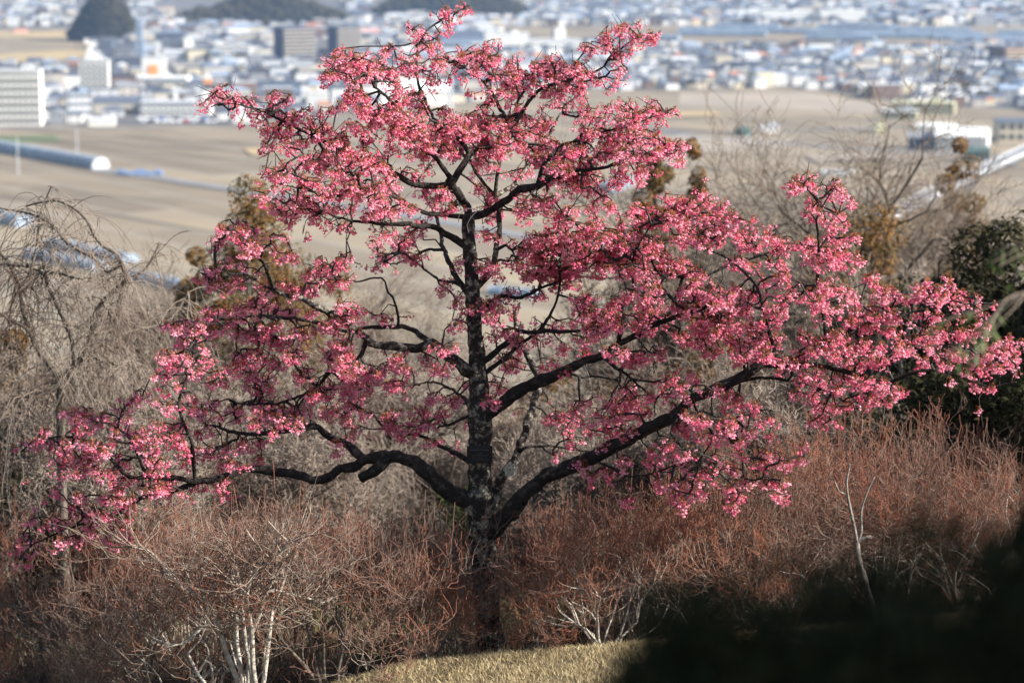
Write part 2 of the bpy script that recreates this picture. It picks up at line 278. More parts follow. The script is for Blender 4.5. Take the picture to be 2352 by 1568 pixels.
BL = {
'A': "1380,755,25,25 1430,730,35,25 1500,670,55,45 1530,620,35,25 1620,730,60,50 1700,700,50,40 1760,800,50,50 1680,825,30,18 1840,740,50,45 1920,700,85,55 1950,800,60,45 2020,830,55,55 2100,760,35,25 2200,755,55,35 2180,860,60,45 2120,890,65,55 2190,920,50,45 1850,900,60,45 1800,960,45,45 1840,980,35,35 1920,880,45,35 1980,920,45,45 1960,990,55,45 2060,985,50,40 2280,980,70,75 2220,1050,55,50 2300,1040,60,60 2080,1080,50,45 2140,1110,60,40 2220,1130,60,45 2260,1195,35,30 2340,1160,30,60 1940,1100,28,22 1910,1160,55,45 1870,1220,65,45 1920,1250,60,35 1780,1240,30,20 1760,1330,45,25 2040,1185,60,30 2050,1260,45,35 2120,1265,30,25 2190,1260,55,35 1960,1300,35,20 1985,1340,45,25 2080,1370,60,45 2200,1350,85,50 2300,1310,60,60 1880,1420,60,45 1920,1480,60,40 2020,1440,80,45 2130,1420,90,55 2160,1500,60,35 2270,1420,40,40 2230,1535,40,20 1980,1510,45,25 1600,1530,80,25 2300,390,50,35 2290,450,75,55 2270,520,75,35 2340,720,30,40",
'B': "840,80,48,35 740,110,50,30 735,175,65,38 650,110,10,18 600,260,38,30 620,310,60,30 500,210,50,35 490,340,38,28 660,350,40,38 730,235,18,12 510,280,15,12 20,420,60,50 110,400,85,50 60,500,90,60 130,550,70,35 350,370,78,45 260,450,55,45 320,520,85,65 200,480,55,55 350,580,45,25 480,430,55,45 470,520,45,40 560,490,45,40 650,440,65,38 700,390,35,25 650,560,55,55 600,590,25,22 810,380,55,50 800,440,50,45 790,530,48,28 870,470,16,16 730,400,35,30 940,370,75,50 1030,350,55,50 1000,420,80,55 1090,420,45,50 980,500,60,45 1050,530,60,35 1200,440,65,40 1160,500,60,45 1200,560,50,50 1180,600,60,45 1270,540,65,55 835,605,22,28 905,650,16,12 1340,440,50,45 1490,420,45,35 1400,490,90,65 1480,530,100,75 1570,490,80,55 1640,560,75,55 1640,440,50,40 1400,620,80,45 1500,620,80,45 1620,630,65,45 1740,530,50,35 1100,620,45,35 1060,680,60,35 1180,680,50,45 1190,725,38,25 1000,730,55,35 1410,740,42,28 1520,720,70,40 1300,660,16,14 1660,680,35,25 1795,225,42,42 1910,210,36,45 2000,200,45,40 2030,260,55,55 2120,280,55,50 1860,300,75,45 1930,400,75,38 1680,350,65,30 1940,475,32,25 1910,565,38,35 1820,560,38,26 1780,635,32,22 1985,330,18,18 60,660,55,45 50,710,50,26 140,650,50,35 190,700,45,45 150,760,45,45 430,640,65,45 500,690,75,55 580,730,65,55 540,790,35,18 370,720,55,45 250,790,85,55 180,840,90,65 300,840,90,65 400,800,60,60 400,880,90,80 70,890,45,35 180,970,55,45 280,950,26,26 300,1020,32,18 370,1000,48,42 470,870,80,70 530,960,90,70 600,980,80,80 560,1060,60,38 470,1080,45,26 640,880,55,55 720,800,45,55 730,870,70,60 820,850,70,65 700,950,80,80 700,1040,80,45 620,1130,55,25 800,950,90,80 900,830,85,55 950,790,45,35 900,920,80,60 1000,850,90,60 790,1050,65,45 1000,1000,90,80 1100,880,90,80 1100,1000,80,65 980,1070,55,55 1220,850,90,70 1210,960,80,65 1330,850,90,65 1390,850,55,45 1260,1010,60,35 1380,960,50,50 1320,1060,50,45 1340,1110,50,40 1260,1180,55,55 1230,1200,35,25 1420,1060,70,70 1430,1110,60,60 1520,1020,90,65 1600,1080,90,80 1500,1130,80,65 1490,1200,80,55 1600,1180,80,65 1550,1250,55,45 1600,1300,45,35 1700,1210,65,65 1650,1040,90,55 1400,1250,35,25 1700,800,85,35 1650,790,55,35 1760,820,35,25 1700,880,45,45 1680,930,45,35 1860,740,45,45 1940,740,45,35 1860,790,35,18 1910,830,45,25 2000,840,55,40 2050,790,70,45 2130,720,50,50 2160,780,75,50 2280,790,45,30 2230,845,15,12 1780,930,55,45 1850,970,100,55 1950,900,85,55 2000,960,90,65 2080,940,80,55 2150,980,80,55 1850,1030,90,55 1750,1100,65,55 1950,1050,80,55 2250,1000,75,50 2310,1020,45,45 2130,1060,80,45 2310,1110,35,30 2080,1120,80,45 1930,1150,60,60 2110,1160,35,25 1920,1230,65,35 2040,1220,55,35 1790,1220,25,35 1810,1310,45,32 20,990,50,55 80,1090,95,55 200,1080,60,50 280,1110,85,50 60,1180,75,55 230,1150,60,40 350,1200,55,40 540,1220,55,35 460,1180,35,25 60,1290,90,50 160,1290,90,55 150,1350,60,40 280,1280,80,55 340,1300,60,50 250,1380,90,50 280,1440,95,55 240,1490,80,35 370,1490,48,45 470,1430,48,38 100,1430,60,25 70,1540,60,18 380,1380,60,35 600,1310,80,30 690,1320,75,35 580,1520,65,35 660,1410,48,35 720,1430,55,40 790,1430,48,45 1000,1130,55,35 960,1200,50,40 980,1290,55,35 1000,1390,65,50 1070,1480,60,50 1190,1310,40,22 1700,1320,80,25 1250,1400,75,45 1350,1380,75,45 1330,1450,75,35 1250,1490,60,35 1550,1430,85,35 1490,1490,80,45 1600,1500,90,45 1740,1400,45,40 1720,1520,80,35 1850,1430,55,40 2030,1440,55,40 2000,1500,85,45 2110,1420,35,25 2150,1480,95,55 2280,1370,85,30 2300,1440,90,55 2250,1510,100,45 980,1540,40,18 1430,1400,60,35",
'C': "0,1010,18,28 5,1110,12,22 170,1265,28,16 160,1310,45,28 100,1380,65,25 30,1400,55,35 180,1390,35,35 60,1450,85,45 30,1520,60,30 180,1480,60,50 260,1430,60,40 300,1500,80,55 380,1520,65,35 510,1520,45,25 680,1545,30,20 800,1240,50,30 770,1290,38,42 850,1280,55,42 850,1345,25,16 950,1300,32,25 900,1330,35,20 1080,1250,42,32 1040,1310,48,40 1080,1340,45,25 1160,1370,40,25 980,1410,50,32 930,1440,45,35 950,1480,70,25 1110,1440,45,35 1080,1480,55,32 1010,1530,55,25 1130,1530,35,22",
'D': "1470,90,55,40 1530,30,55,38 1620,20,85,25 1730,40,55,35 1650,100,55,35 1720,150,85,42 1580,230,45,28 1880,165,40,25 1980,190,62,35 1900,245,32,20 1920,60,40,28 2070,60,25,16 1590,300,25,25 1690,280,25,14 1440,290,52,38 1430,330,35,25 1440,390,45,40 1560,395,55,25 1670,360,42,22 1800,345,15,10 1940,370,30,25 1850,410,42,35 2340,240,38,55 2220,230,50,30 2270,290,85,50 2130,300,50,40 2240,370,85,42 2070,420,85,35 2040,440,75,40 1470,570,60,42 1410,600,55,45 1370,650,55,42 1110,690,45,32 1200,690,55,28 1420,700,38,35 1470,740,55,45 1290,720,55,42 1280,770,55,45 1260,820,45,20 1150,850,52,38 1200,870,35,16 1280,900,52,42 1170,950,85,38 1080,980,38,22 1150,1010,55,28 1430,920,35,35 1400,860,35,35 1330,1000,55,35 1380,990,35,28 1170,1110,52,25 1180,1220,62,28 1310,1180,42,28 1300,1230,45,25 1380,1310,45,35 1440,1220,52,42 1480,1300,55,35 1580,1240,55,35 1640,1280,45,30 1110,1350,42,32 990,1150,50,25 900,1190,55,42 850,1240,52,32 540,1280,80,32 620,1300,85,38 480,1310,35,32 720,1290,55,35 790,1330,65,42 550,1370,75,50 270,1400,42,32 330,1440,42,25 220,1480,52,32 115,1520,35,20 380,1480,75,42 780,1430,45,32 680,1480,85,45 700,1510,85,35 420,1530,85,22 960,1400,50,25 930,1440,55,25 1010,1470,75,45 1100,1440,75,45 1170,1400,55,28 1270,1490,55,35 1360,1400,80,18 1400,1530,85,28 1560,1520,75,35 1650,1490,65,35 1770,1470,35,50 1450,1420,35,25 1250,1350,42,35 1760,530,75,35 1690,560,85,45 1640,590,55,55 1830,560,75,42 1950,590,75,35 1780,480,52,25 2120,590,52,22 1570,660,45,42 1600,710,75,35 1720,720,85,55 1850,720,85,55 1790,760,85,55 1900,800,85,55 2000,740,95,55 2200,690,75,45 2280,660,55,55 2330,600,45,45 2300,790,75,45 1620,890,55,45 1680,930,75,35 1760,890,75,50 1850,920,85,45 1600,940,55,35 1500,1020,62,32 1470,1060,42,32 1560,1030,25,25 1700,1000,42,32 1790,1030,85,50 1780,1090,85,42 2030,870,85,50 2250,870,85,55 2330,930,45,55 2080,1010,85,42 2250,1090,85,45 2180,1130,75,45 1940,1130,42,16 1830,1190,85,35 1760,1240,85,45 1850,1270,85,45 1950,1260,85,45 1970,1320,75,35 1780,1320,80,35 1700,1340,35,25 2050,1240,75,45 2250,1250,75,45 2300,1300,55,35 2030,1330,55,25 1880,1380,50,25 2320,1470,45,25",
'E': "40,20,60,18 300,60,70,40 240,130,50,40 170,265,26,20 250,190,42,28 240,270,32,25 370,300,25,25 440,160,70,50 500,40,70,35 560,220,60,30 320,210,50,30 450,100,70,40 20,230,28,55 40,380,45,26 110,330,26,26 40,540,55,42 110,580,55,42 170,550,42,35 260,620,55,22 310,640,35,25 390,620,50,14 490,630,25,15 160,690,25,14 80,710,25,14 710,450,45,25 750,390,50,32 790,250,50,40 1000,60,55,55 1000,250,55,42 1010,330,60,50 830,530,52,40 820,640,55,25 790,680,45,25 715,650,25,20 950,560,75,50 1010,500,70,40 1050,560,75,50 1030,620,65,32 1160,470,75,42 1200,590,55,35 1260,670,42,15 1330,640,32,22 1080,730,75,40 1150,750,65,32 1000,810,25,25 1250,800,80,40 1380,730,55,42 1160,860,42,32 1140,920,70,40 1150,990,50,30 1520,810,55,32 1490,660,62,32 1360,480,75,42 1350,100,170,90 1500,200,190,130 1300,250,140,110 1700,100,190,110 1900,150,150,120 1750,250,150,90 1450,350,170,90 2050,120,150,90 2000,280,140,90 2150,250,110,110 2280,270,75,55 1650,520,80,60 1700,610,110,70 1880,600,100,65 1800,680,130,65 2050,450,130,65 2150,560,130,90 2100,640,120,70 1660,780,70,30 1880,850,75,42 1850,500,70,32 2050,900,90,55 1650,880,55,22 1400,950,50,30 1500,970,50,20 1370,1050,32,22 1100,1080,70,40 1050,1190,50,40 1250,1240,32,20 1430,1165,22,14 2190,840,42,32 2310,940,25,16 2230,1020,70,40 2240,1130,50,42 1930,1120,70,50 2080,1150,62,32 2000,1180,70,40 1900,1230,80,60 2020,1250,90,50 1720,1200,42,38 1850,1300,110,60 1620,1240,50,32 1590,1300,80,42 1500,1290,70,32 1430,1310,42,28 1560,1380,50,32 1750,1370,60,30 1850,1420,70,40 1970,1390,60,40 1570,1490,50,32 1840,1490,60,22 2150,1520,70,30 2230,1470,70,40 2320,1350,42,50 2320,1200,42,32 80,900,75,50 100,980,85,50 60,1040,95,50 140,1080,90,50 200,1020,75,50 130,1180,70,40 50,1150,85,50 250,960,70,42 400,900,80,50 330,1110,70,50 430,990,70,40 450,1070,50,32 440,1170,22,32 630,900,42,32 730,830,90,30 560,1080,32,22 640,980,50,40 620,1160,60,42 700,950,50,40 770,1180,65,50 860,1060,40,40 860,1330,22,18 560,1240,50,40 310,1290,52,35 350,1340,80,50 430,1380,80,42 560,1320,90,42 680,1250,50,40 430,1240,32,14 120,1270,80,40 60,1330,50,25 110,1400,42,25 210,1400,22,14 390,1440,32,14 630,1480,50,22 740,1500,42,25 40,1530,42,18",
'F': "60,60,120,75 200,60,140,75 450,80,110,60 30,260,65,55 120,300,75,32 420,240,75,50 500,290,45,35 540,370,35,25 640,70,75,50 700,130,90,50 640,240,70,38 650,340,50,35 720,330,50,25 880,130,75,50 920,220,70,50 1060,60,65,35 1150,80,50,32 1050,150,90,50 1060,230,100,50 1180,230,50,40 100,450,170,80 60,560,115,60 250,480,110,70 450,470,90,60 440,550,80,42 300,560,110,50 200,650,140,70 670,440,35,22 780,400,42,40 790,460,35,32 730,530,70,42 640,570,60,42 1000,400,70,55 900,450,50,42 930,520,80,50 1150,450,60,50 1170,520,50,25 1060,550,42,50 1130,640,25,16 1210,610,60,50 1190,680,50,25 1310,370,48,40 1400,420,70,50 1450,470,80,50 1340,560,50,42 1680,410,70,45 1740,460,85,45 1620,500,60,50 1850,350,42,28 1850,420,75,40 1960,480,80,45 2030,520,42,32 1990,570,25,25 1640,590,50,42 1740,590,50,32 1860,530,42,22 2060,590,32,32 2060,650,42,22 2080,710,32,18 2120,620,28,20 1570,650,25,14 1450,600,70,42 1350,640,70,50 1430,690,60,40 1260,690,50,22 1330,790,42,14 30,750,85,50 150,750,85,42 280,690,110,50 220,840,70,40 350,740,85,50 400,880,55,42 500,700,110,60 480,800,95,55 600,780,90,50 510,880,55,42 620,860,75,42 690,920,55,42 650,640,50,32 800,870,80,50 880,760,80,42 930,830,80,50 1000,640,50,42 1080,740,90,50 1000,800,80,50 1100,830,80,42 1200,800,70,50 1250,880,80,42 1340,900,60,42 1360,850,35,50 1210,950,50,32 1300,990,42,14 1420,960,32,22 840,940,50,30 730,980,42,22 1500,830,70,50 1570,800,50,50 1650,920,50,30 1700,740,70,50 1720,680,42,28 1780,760,50,42 1730,850,50,42 1900,640,32,22 1880,700,50,38 1920,760,42,32 1990,740,42,48 1890,820,50,42 1870,870,50,40 1990,880,42,42 1790,940,32,32 2130,840,80,42 2100,920,70,50 2200,860,80,50 2240,780,70,32 2280,840,60,50 2300,930,42,40 2340,790,18,32 2230,960,32,14 2060,970,42,32 1960,1000,42,22 1870,1020,32,22 2300,990,22,18 2060,1080,60,22 2130,1130,42,18 2120,1220,28,14 1990,1070,22,14 930,1010,50,42 870,1050,42,22 770,1120,32,22 790,1155,50,22 910,1130,42,42 980,1060,70,32 1080,1060,80,50 1180,1050,70,42 1260,1070,80,50 1280,1160,60,42 1300,1210,42,22 1390,1100,60,50 1480,1130,42,42 1390,1190,32,22 1110,1200,42,42 940,1210,62,32 1010,1250,70,42 930,1330,50,22 990,1310,42,22 40,1030,45,32 30,1100,62,42 10,1210,18,18 250,1140,70,42 340,1170,70,42 320,1220,42,22 420,1240,70,32 530,1200,50,22 600,1300,50,14 690,1310,32,20 550,1330,42,40 440,1360,50,22 530,1400,50,22 590,1430,35,22 330,1350,70,50 120,1300,70,50 50,1370,80,50 220,1430,70,42 340,1440,80,42 380,1480,50,32 70,1540,70,18 560,1540,50,16 650,1540,50,16 790,1530,50,20",
'G': "600,20,190,28 500,60,110,42 450,130,50,40 720,40,140,35 1040,30,90,35 1060,80,70,42 1330,40,80,35 1540,90,45,42 1600,60,50,42 1540,200,55,25 1600,210,32,22 1760,40,42,22 660,130,55,40 780,120,80,32 760,210,50,32 860,170,60,30 560,130,42,22 1200,180,80,32 1050,190,70,42 1040,240,80,42 1150,240,80,42 1110,290,50,30 1400,190,50,40 1550,270,40,35 1310,330,26,20 1300,290,25,16 1010,350,40,16 810,230,42,32 720,310,60,30 820,310,80,30 860,330,60,40 350,270,42,42 300,340,35,16 580,270,25,42 520,310,35,35 450,350,35,20 500,390,35,32 590,420,42,32 650,400,50,42 690,430,70,42 640,490,90,32 730,520,35,32 230,440,35,25 200,475,42,20 270,490,42,16 350,450,42,28 430,480,42,32 440,610,52,35 480,570,42,32 560,570,50,40 580,610,28,25 850,480,42,32 860,550,25,16 920,540,25,16 760,600,35,32 770,650,35,20 150,580,38,32 230,590,42,28 150,640,48,28 250,660,40,25 140,700,35,20 190,730,30,16 140,765,45,16 235,180,12,12",
'H': "750,5,16,8 1510,10,50,20 1620,100,50,32 1710,130,42,32 1660,60,42,22 1830,110,62,40 1950,60,62,42 1690,210,42,12 1930,300,40,25 1910,230,42,16 1980,240,25,16 2090,50,42,25 2180,40,50,32 2180,150,35,20 2190,200,50,25 2240,240,35,16 2230,295,35,16 2320,250,50,42 2320,340,42,32 2320,20,50,32 2260,100,35,16",
'I': "20,40,42,16 250,80,45,32 280,30,35,25 350,110,35,35 440,20,50,16 420,140,35,25 590,50,75,35 740,50,70,42 140,90,25,25 160,140,42,32 180,190,35,25 150,240,42,20 420,200,52,25 340,260,35,42 390,280,50,32 380,360,55,25 460,270,25,16 570,200,52,25 590,240,42,16 700,200,42,25 700,290,62,25 120,330,20,16 20,200,35,42 30,300,42,42 20,360,42,20 10,120,35,25",
}
# --- skeleton
tb = W(1146, 1545, TY); tree_base = np.array([tb[0], TY, float(terr(tb[0], TY))])
tree = obj('cherry_tree', None, loc=tree_base)
tag(tree, 'dark trunked cherry tree in full pink bloom, spreading across the middle of the picture', 'tree')
P = np.array([[*W(x, y, TY + .35*max(0, (1100-y)/600)), r*TY/F] for x, y, r in TRUNK])
tr = spline(P, .03)
V, q, t3 = tube(tr[:, :3], tr[:, 3], 20, .13, 1)
me = mesh('trunk', V, [(q, 0), (t3, 0)], [M_LBARK]); smooth(me)
part('trunk', me, tree, tree_base)
nodes2, nodes3, nlimb, nrad = [], [], [], []
def reg(ptsov, P3, limb):
    nodes2.append(ptsov); nodes3.append(P3[:, :3]); nlimb.append(np.full(len(P3), limb)); nrad.append(P3[:, 3])
def proj(P3):
    d = P3-np.array([0, 0, CAMZ]); yc = d[:, 1]*sp + d[:, 2]*cp; zc = d[:, 1]*cp - d[:, 2]*sp
    return np.stack([1176+F*d[:, 0]/zc, 784-F*yc/zc], 1)
reg(proj(tr[:, :3]), tr, -1)
limb_objs = []
for i, (t, pts, r0, r1, dY) in enumerate(LIMBS):
    pv = np.array(zpts(t, pts))
    A2 = np.vstack(nodes2); A3 = np.vstack(nodes3)
    j = np.argmin(((A2-pv[0])**2).sum(1)); Y0 = A3[j, 1]
    L = np.r_[0, np.cumsum(np.linalg.norm(np.diff(pv, axis=0), axis=1))]; s = L/L[-1]
    Yv = Y0 + dY*s**1.1 + .10*np.sin(s*9+i)*np.minimum(1, s*4)
    rr = (r0 + (r1-r0)*s**(.58 if r0 > 24.5 else .8))*(.88 if r0 > 6 else 1)
    P = np.array([[*W(x, y, Yy), r*Yy/F] for (x, y), Yy, r in zip(pv, Yv, rr)])
    P[0, :3] = A3[j]*.5 + P[0, :3]*.5
    sm = spline(P, .035)
    wob = np.zeros_like(sm[:, :3]); g = np.random.default_rng(i+50)
    for a in range(3):
        wob[:, a] = np.convolve(g.normal(size=len(sm)+10), np.ones(11)/11, 'valid')[:len(sm)]
    sm[:, :3] += wob*.035*np.minimum(1, np.arange(len(sm))/8)[:, None]
    V, q, t3 = tube(sm[:, :3], np.maximum(sm[:, 3], .004), 12 if r0 > 8 else 7, .20, i+2)
    me = mesh('limb', V, [(q, 0), (t3, 0)], [M_LBARK if (i in (52, 18, 19, 16, 11) ) else M_BARK]); smooth(me)
    limb_objs.append(part('limb', me, tree, tree_base))
    reg(proj(sm[:, :3]), sm, i)
A2 = np.vstack(nodes2); A3 = np.vstack(nodes3); AL = np.concatenate(nlimb); AR = np.concatenate(nrad)
# --- attractors: where blossom hangs
att = []; g = np.random.default_rng(11)
ok = AR < .06
B2, B3 = A2[ok], A3[ok]
for t, s in BL.items():
    for b in s.split():
        x, y, rx, ry = map(float, b.split(','))
        cx, cy = ov(t, x, y); k = .91875/2.735; rx *= k*1.02; ry *= k*1.05
        n = max(1, int(round(rx*ry*math.pi/DENS))) if rx*ry > 90 else 1
        d = ((B2-(cx, cy))**2).sum(1); j = np.argsort(d)[:6]
        Yb = B3[j, 1].mean() + g.normal()*.22 + g.uniform(-.3, .3)*min(1, rx/25)
        while n > 0:
            m = min(n, int(g.integers(1, 4))); n -= m
            rad = math.sqrt(g.uniform(0, 1))*.92; a = g.uniform(0, 2*math.pi)
            c3 = W(cx+rx*rad*math.cos(a), cy+ry*rad*math.sin(a)-6, Yb + g.normal()*.16)
            for _k in range(m): att.append((*(c3+g.normal(size=3)*np.array([.028, .032, .015])), 0))
att = np.array(att)[:, :3]
N3 = list(A3[::2]); NL = list(AL[::2]); base_n = len(N3)
arr = np.zeros((len(N3)+3*len(att)+10, 3)); arr[:len(N3)] = np.array(N3); cnt = len(N3)
limbid = np.full(len(arr), -1); limbid[:cnt] = NL
par = np.full(len(arr), -1); load = np.zeros(len(arr)); clus = []
pen = np.zeros(len(arr)); pen[:cnt] = 0
pen[:cnt][AR[::2] > .05] = .35
d0 = np.array([np.min(((arr[:cnt]-a)**2).sum(1)) for a in att]); order = np.argsort(d0)
for a in att[order]:
    d = np.sqrt(((arr[:cnt]-a)**2).sum(1)) + pen[:cnt]
    j = int(np.argmin(d)); L = np.linalg.norm(arr[j]-a)
    prev = j
    if L > .07:
        mids = 2 if L > .22 else 1
        for m in range(mids):
            f = (m+1)/(mids+1); p = arr[j]*(1-f)+a*f + g.normal(size=3)*L*.10; p[2] += L*.06
            arr[cnt] = p; par[cnt] = prev; limbid[cnt] = limbid[j]; pen[cnt] = pen[prev]+.01 if prev >= base_n else .01; prev = cnt; cnt += 1
    arr[cnt] = a; par[cnt] = prev; limbid[cnt] = limbid[j]; pen[cnt] = min(.12, pen[prev]+.02 if prev >= base_n else .03); clus.append(cnt); cnt += 1
load[clus] = 1
for i in range(cnt-1, base_n-1, -1):
    if par[i] >= base_n: load[par[i]] += load[i]
seg = np.arange(base_n, cnt); rB = np.minimum(.0029*np.maximum(load[seg], 1)**.42, .018)
rA = np.where(par[seg] >= base_n, np.minimum(.0029*np.maximum(load[par[seg]], 1)**.42, .018), rB*1.3); rA = np.minimum(rA, rB*1.7)
# bare little spurs
nb = 1500; js = g.choice(seg, nb); dirs = g.normal(size=(nb, 3)); dirs /= np.linalg.norm(dirs, axis=1, keepdims=True); Ls = g.uniform(.04, .17, nb)
SA, SB = arr[js], arr[js]+dirs*Ls[:, None]; SL = limbid[js]
# --- blossom cluster templates
def petal_flower(g, o, ax, size, openness):
    """a nodding flower at o whose mouth looks along ax: verts, petal quads, calyx tris"""
    ax = ax/np.linalg.norm(ax); h = np.array([1., 0, 0]) if abs(ax[0]) < .8 else np.array([0, 1., 0])
    u = np.cross(ax, h); u /= np.linalg.norm(u); v = np.cross(ax, u)
    Vs, Q = [], []; ph = g.uniform(0, 6.28)
    for i in range(5):
        a = ph+i*1.2566; d = math.cos(a)*u+math.sin(a)*v; s = np.cross(ax, d)
        L = size*g.uniform(.85, 1.1)
        b = o+ax*size*.25+d*size*.08; m = o+ax*(size*.62)+d*size*(.28+.22*openness); tip = o+ax*(L*(1.12-.35*openness))+d*size*(.30+.55*openness)
        n = len(Vs); Vs += [b, m+s*size*.30, tip, m-s*size*.30]; Q.append([n, n+1, n+2, n+3])
    n = len(Vs)                                   # calyx tube
    for i in range(3):
        a = ph+i*2.094; d = math.cos(a)*u+math.sin(a)*v
        Vs += [o-ax*size*.12+d*size*.03, o+ax*size*.38+d*size*.15]
    C = [[n+2*i, n+2*((i+1) % 3), n+2*((i+1) % 3)+1, n+2*i+1] for i in range(3)]
    return Vs, Q, C
def cluster(seed):
    g = np.random.default_rng(seed); Vs, Q, C = [], [], []
    nf = g.integers(6, 10)
    for k in range(nf):
        a = g.uniform(0, 6.28); sprd = g.uniform(.01, .038); up = g.uniform(-.006, .012); drop = g.uniform(.012, .045)
        st = np.array([math.cos(a)*.004, math.sin(a)*.004, .004])
        kn = np.array([math.cos(a)*sprd*.7, math.sin(a)*sprd*.7, up+.006]); end = np.array([math.cos(a)*sprd, math.sin(a)*sprd, up-drop])
        for p, q_ in ((st, kn), (kn, end)):
            Vt, Ft = frusta([p], [q_], [.0012], [.0010], 3); n = len(Vs); Vs += list(Vt); C += (Ft+n).tolist()
        ax = (end-kn)+g.normal(size=3)*.006+np.array([math.cos(a), math.sin(a), 0])*.008
        fv, fq, fc = petal_flower(g, end, ax, g.uniform(.019, .026), g.uniform(.2, 1))
        n = len(Vs); Vs += fv; Q += [[i+n for i in f] for f in fq]; C += [[i+n for i in f] for f in fc]
    for k in range(2):                             # bud scales and young leaves at the knot
        a = g.uniform(0, 6.28); d = np.array([math.cos(a)*.7, math.sin(a)*.7, g.uniform(.5, 1.4)]); d /= np.linalg.norm(d); s = np.cross(d, [0, 0, 1.]); s /= np.linalg.norm(s)+1e-6
        L = g.uniform(.012, .026); n = len(Vs); Vs += [np.zeros(3), d*L*.5+s*.004, d*L, d*L*.5-s*.004]; C.append([n, n+1, n+2, n+3])
    return np.array(Vs), np.array(Q), np.array(C)
TPL = [cluster(100+i) for i in range(14)]
clus = np.array(clus); cl_limb = limbid[clus]
extra_off = g.normal(size=(len(clus), 3))*.012
tid = g.integers(0, len(TPL), len(clus)); yaw = g.uniform(0, 6.28, len(clus)); scl = g.uniform(.6, 1.15, len(clus)); deep = g.random(len(clus)) < .38
keys = sorted(set(limbid[seg]) | set(cl_limb))
trunk_obj = [o for o in tree.children if o.name.startswith('trunk')][0]
for L in keys:
    host = trunk_obj if L < 0 else limb_objs[L]
    m = limbid[seg] == L
    if m.any():
        m2 = SL == L
        Aa = np.vstack([arr[par[seg[m]]], SA[m2]]); Bb = np.vstack([arr[seg[m]], SB[m2]])
        V, q = frusta(Aa, Bb, np.r_[rA[m], np.full(m2.sum(), .0032)], np.r_[rB[m], np.full(m2.sum(), .0016)], 4)
        part('twigs', mesh('twigs', V, [(q, 0)], [M_TWIG]), host, tree_base)
    idx = np.where(cl_limb == L)[0]
    if len(idx):
        Vs, Qs, off = [], [], 0
        for k in range(len(TPL)):
            ii = idx[tid[idx] == k]
            if not len(ii): continue
            Tv, Tq, Tc = TPL[k]; c, s_ = np.cos(yaw[ii]), np.sin(yaw[ii])
            X = (Tv[None, :, 0]*c[:, None]-Tv[None, :, 1]*s_[:, None])*scl[ii][:, None]
            Yy = (Tv[None, :, 0]*s_[:, None]+Tv[None, :, 1]*c[:, None])*scl[ii][:, None]
            Z = Tv[None, :, 2]*scl[ii][:, None]
            VV = np.stack([X, Yy, Z], -1)+arr[clus[ii]][:, None]+extra_off[ii][:, None]
            ofs = off+np.arange(len(ii))*len(Tv)
            Qs.append(((Tq[None]+ofs[:, None, None]).reshape(-1, 4), np.repeat(np.where(deep[ii], 1, 0), len(Tq))))
            Qs.append(((Tc[None]+ofs[:, None, None]).reshape(-1, 4), 2))
            Vs.append(VV.reshape(-1, 3)); off += len(ii)*len(Tv)
        part('blossom', mesh('blossom', np.vstack(Vs), Qs, [M_PET, M_PET2, M_CAL]), host, tree_base)
print('clusters', len(clus), 'twig segs', len(seg))
# lichen patch on the leaning limb behind the trunk
mb = MB(); c0 = W(*ov('H', 1160, 90), TY+.15)
for k in range(46):
    a = g.uniform(0, 6.28); r_ = math.sqrt(g.random()); p = c0+np.array([math.cos(a)*.045*r_, -.05, math.sin(a)*.055*r_])
    mb.box(p, (g.uniform(.008, .02), .012, g.uniform(.008, .02)), 0, g.uniform(0, 1))
part('lichen_patch', mb.build('lichen_patch', [mat('lichen', (.40, .42, .34), .95, (.60, .58, .47), 80)]), tree, tree_base)
# name plaque on the trunk
pc = W(1102, 1043.5, TY-.14); wd, ht = 60*17.86/F, 42*17.86/F
pl = obj('name_plaque', None, loc=pc); tag(pl, 'small black name plaque with faint lettering hung on the cherry trunk', 'plaque')
mb = MB().box((0, 0, 0), (wd, .006, ht)); obj('board', mb.build('board', [mat('plaque_black', (.010, .010, .011), .6)]), pl)
mb = MB(); gg = np.random.default_rng(5)
for row, (z, x0, x1, h) in enumerate([(.055, -.32, .30, .003), (.036, -.38, .36, .007), (.010, -.10, .12, .004), (-.006, -.25, .30, .004), (-.022, -.3, .1, .003), (-.038, -.3, .32, .003)]):
    x = x0*wd
    while x < x1*wd:
        lw = gg.uniform(.003, .007); mb.box((x, -.0042, z+gg.uniform(-.0008, .0008)), (lw, .002, h)); x += lw+.003
obj('lettering', mb.build('lettering', [mat('faint_lettering', (.10, .10, .10), .6)]), pl)
bx = tube(spline(np.array([[-.03, .0, ht/2], [-.055, .12, ht/2+.01], [0, .24, ht/2+.02], [.055, .12, ht/2+.01], [.03, 0, ht/2]]), .02), .0022, 5)
obj('hanging_wire', mesh('hanging_wire', bx[0], [(bx[1], 0)], [M_BARK]), pl)
# white cord round the fork
s0 = W(1074, 492, TY+.25)
cps = [s0+np.array(p) for p in [(-.07, -.02, -.06), (-.06, -.06, .0), (-.01, -.085, .045), (.04, -.07, .05), (.07, -.03, .03), (.03, -.09, -.01), (.0, -.09, -.07), (.01, -.085, -.13)]]
V, q, t3 = tube(spline(np.array(cps), .01), .003, 5)
tag(obj('cord', mesh('cord', V-s0, [(q, 0)], [mat('white_cord', (.65, .63, .58), .8)]), loc=s0), 'thin white cord tied round the high fork of the cherry tree', 'cord')
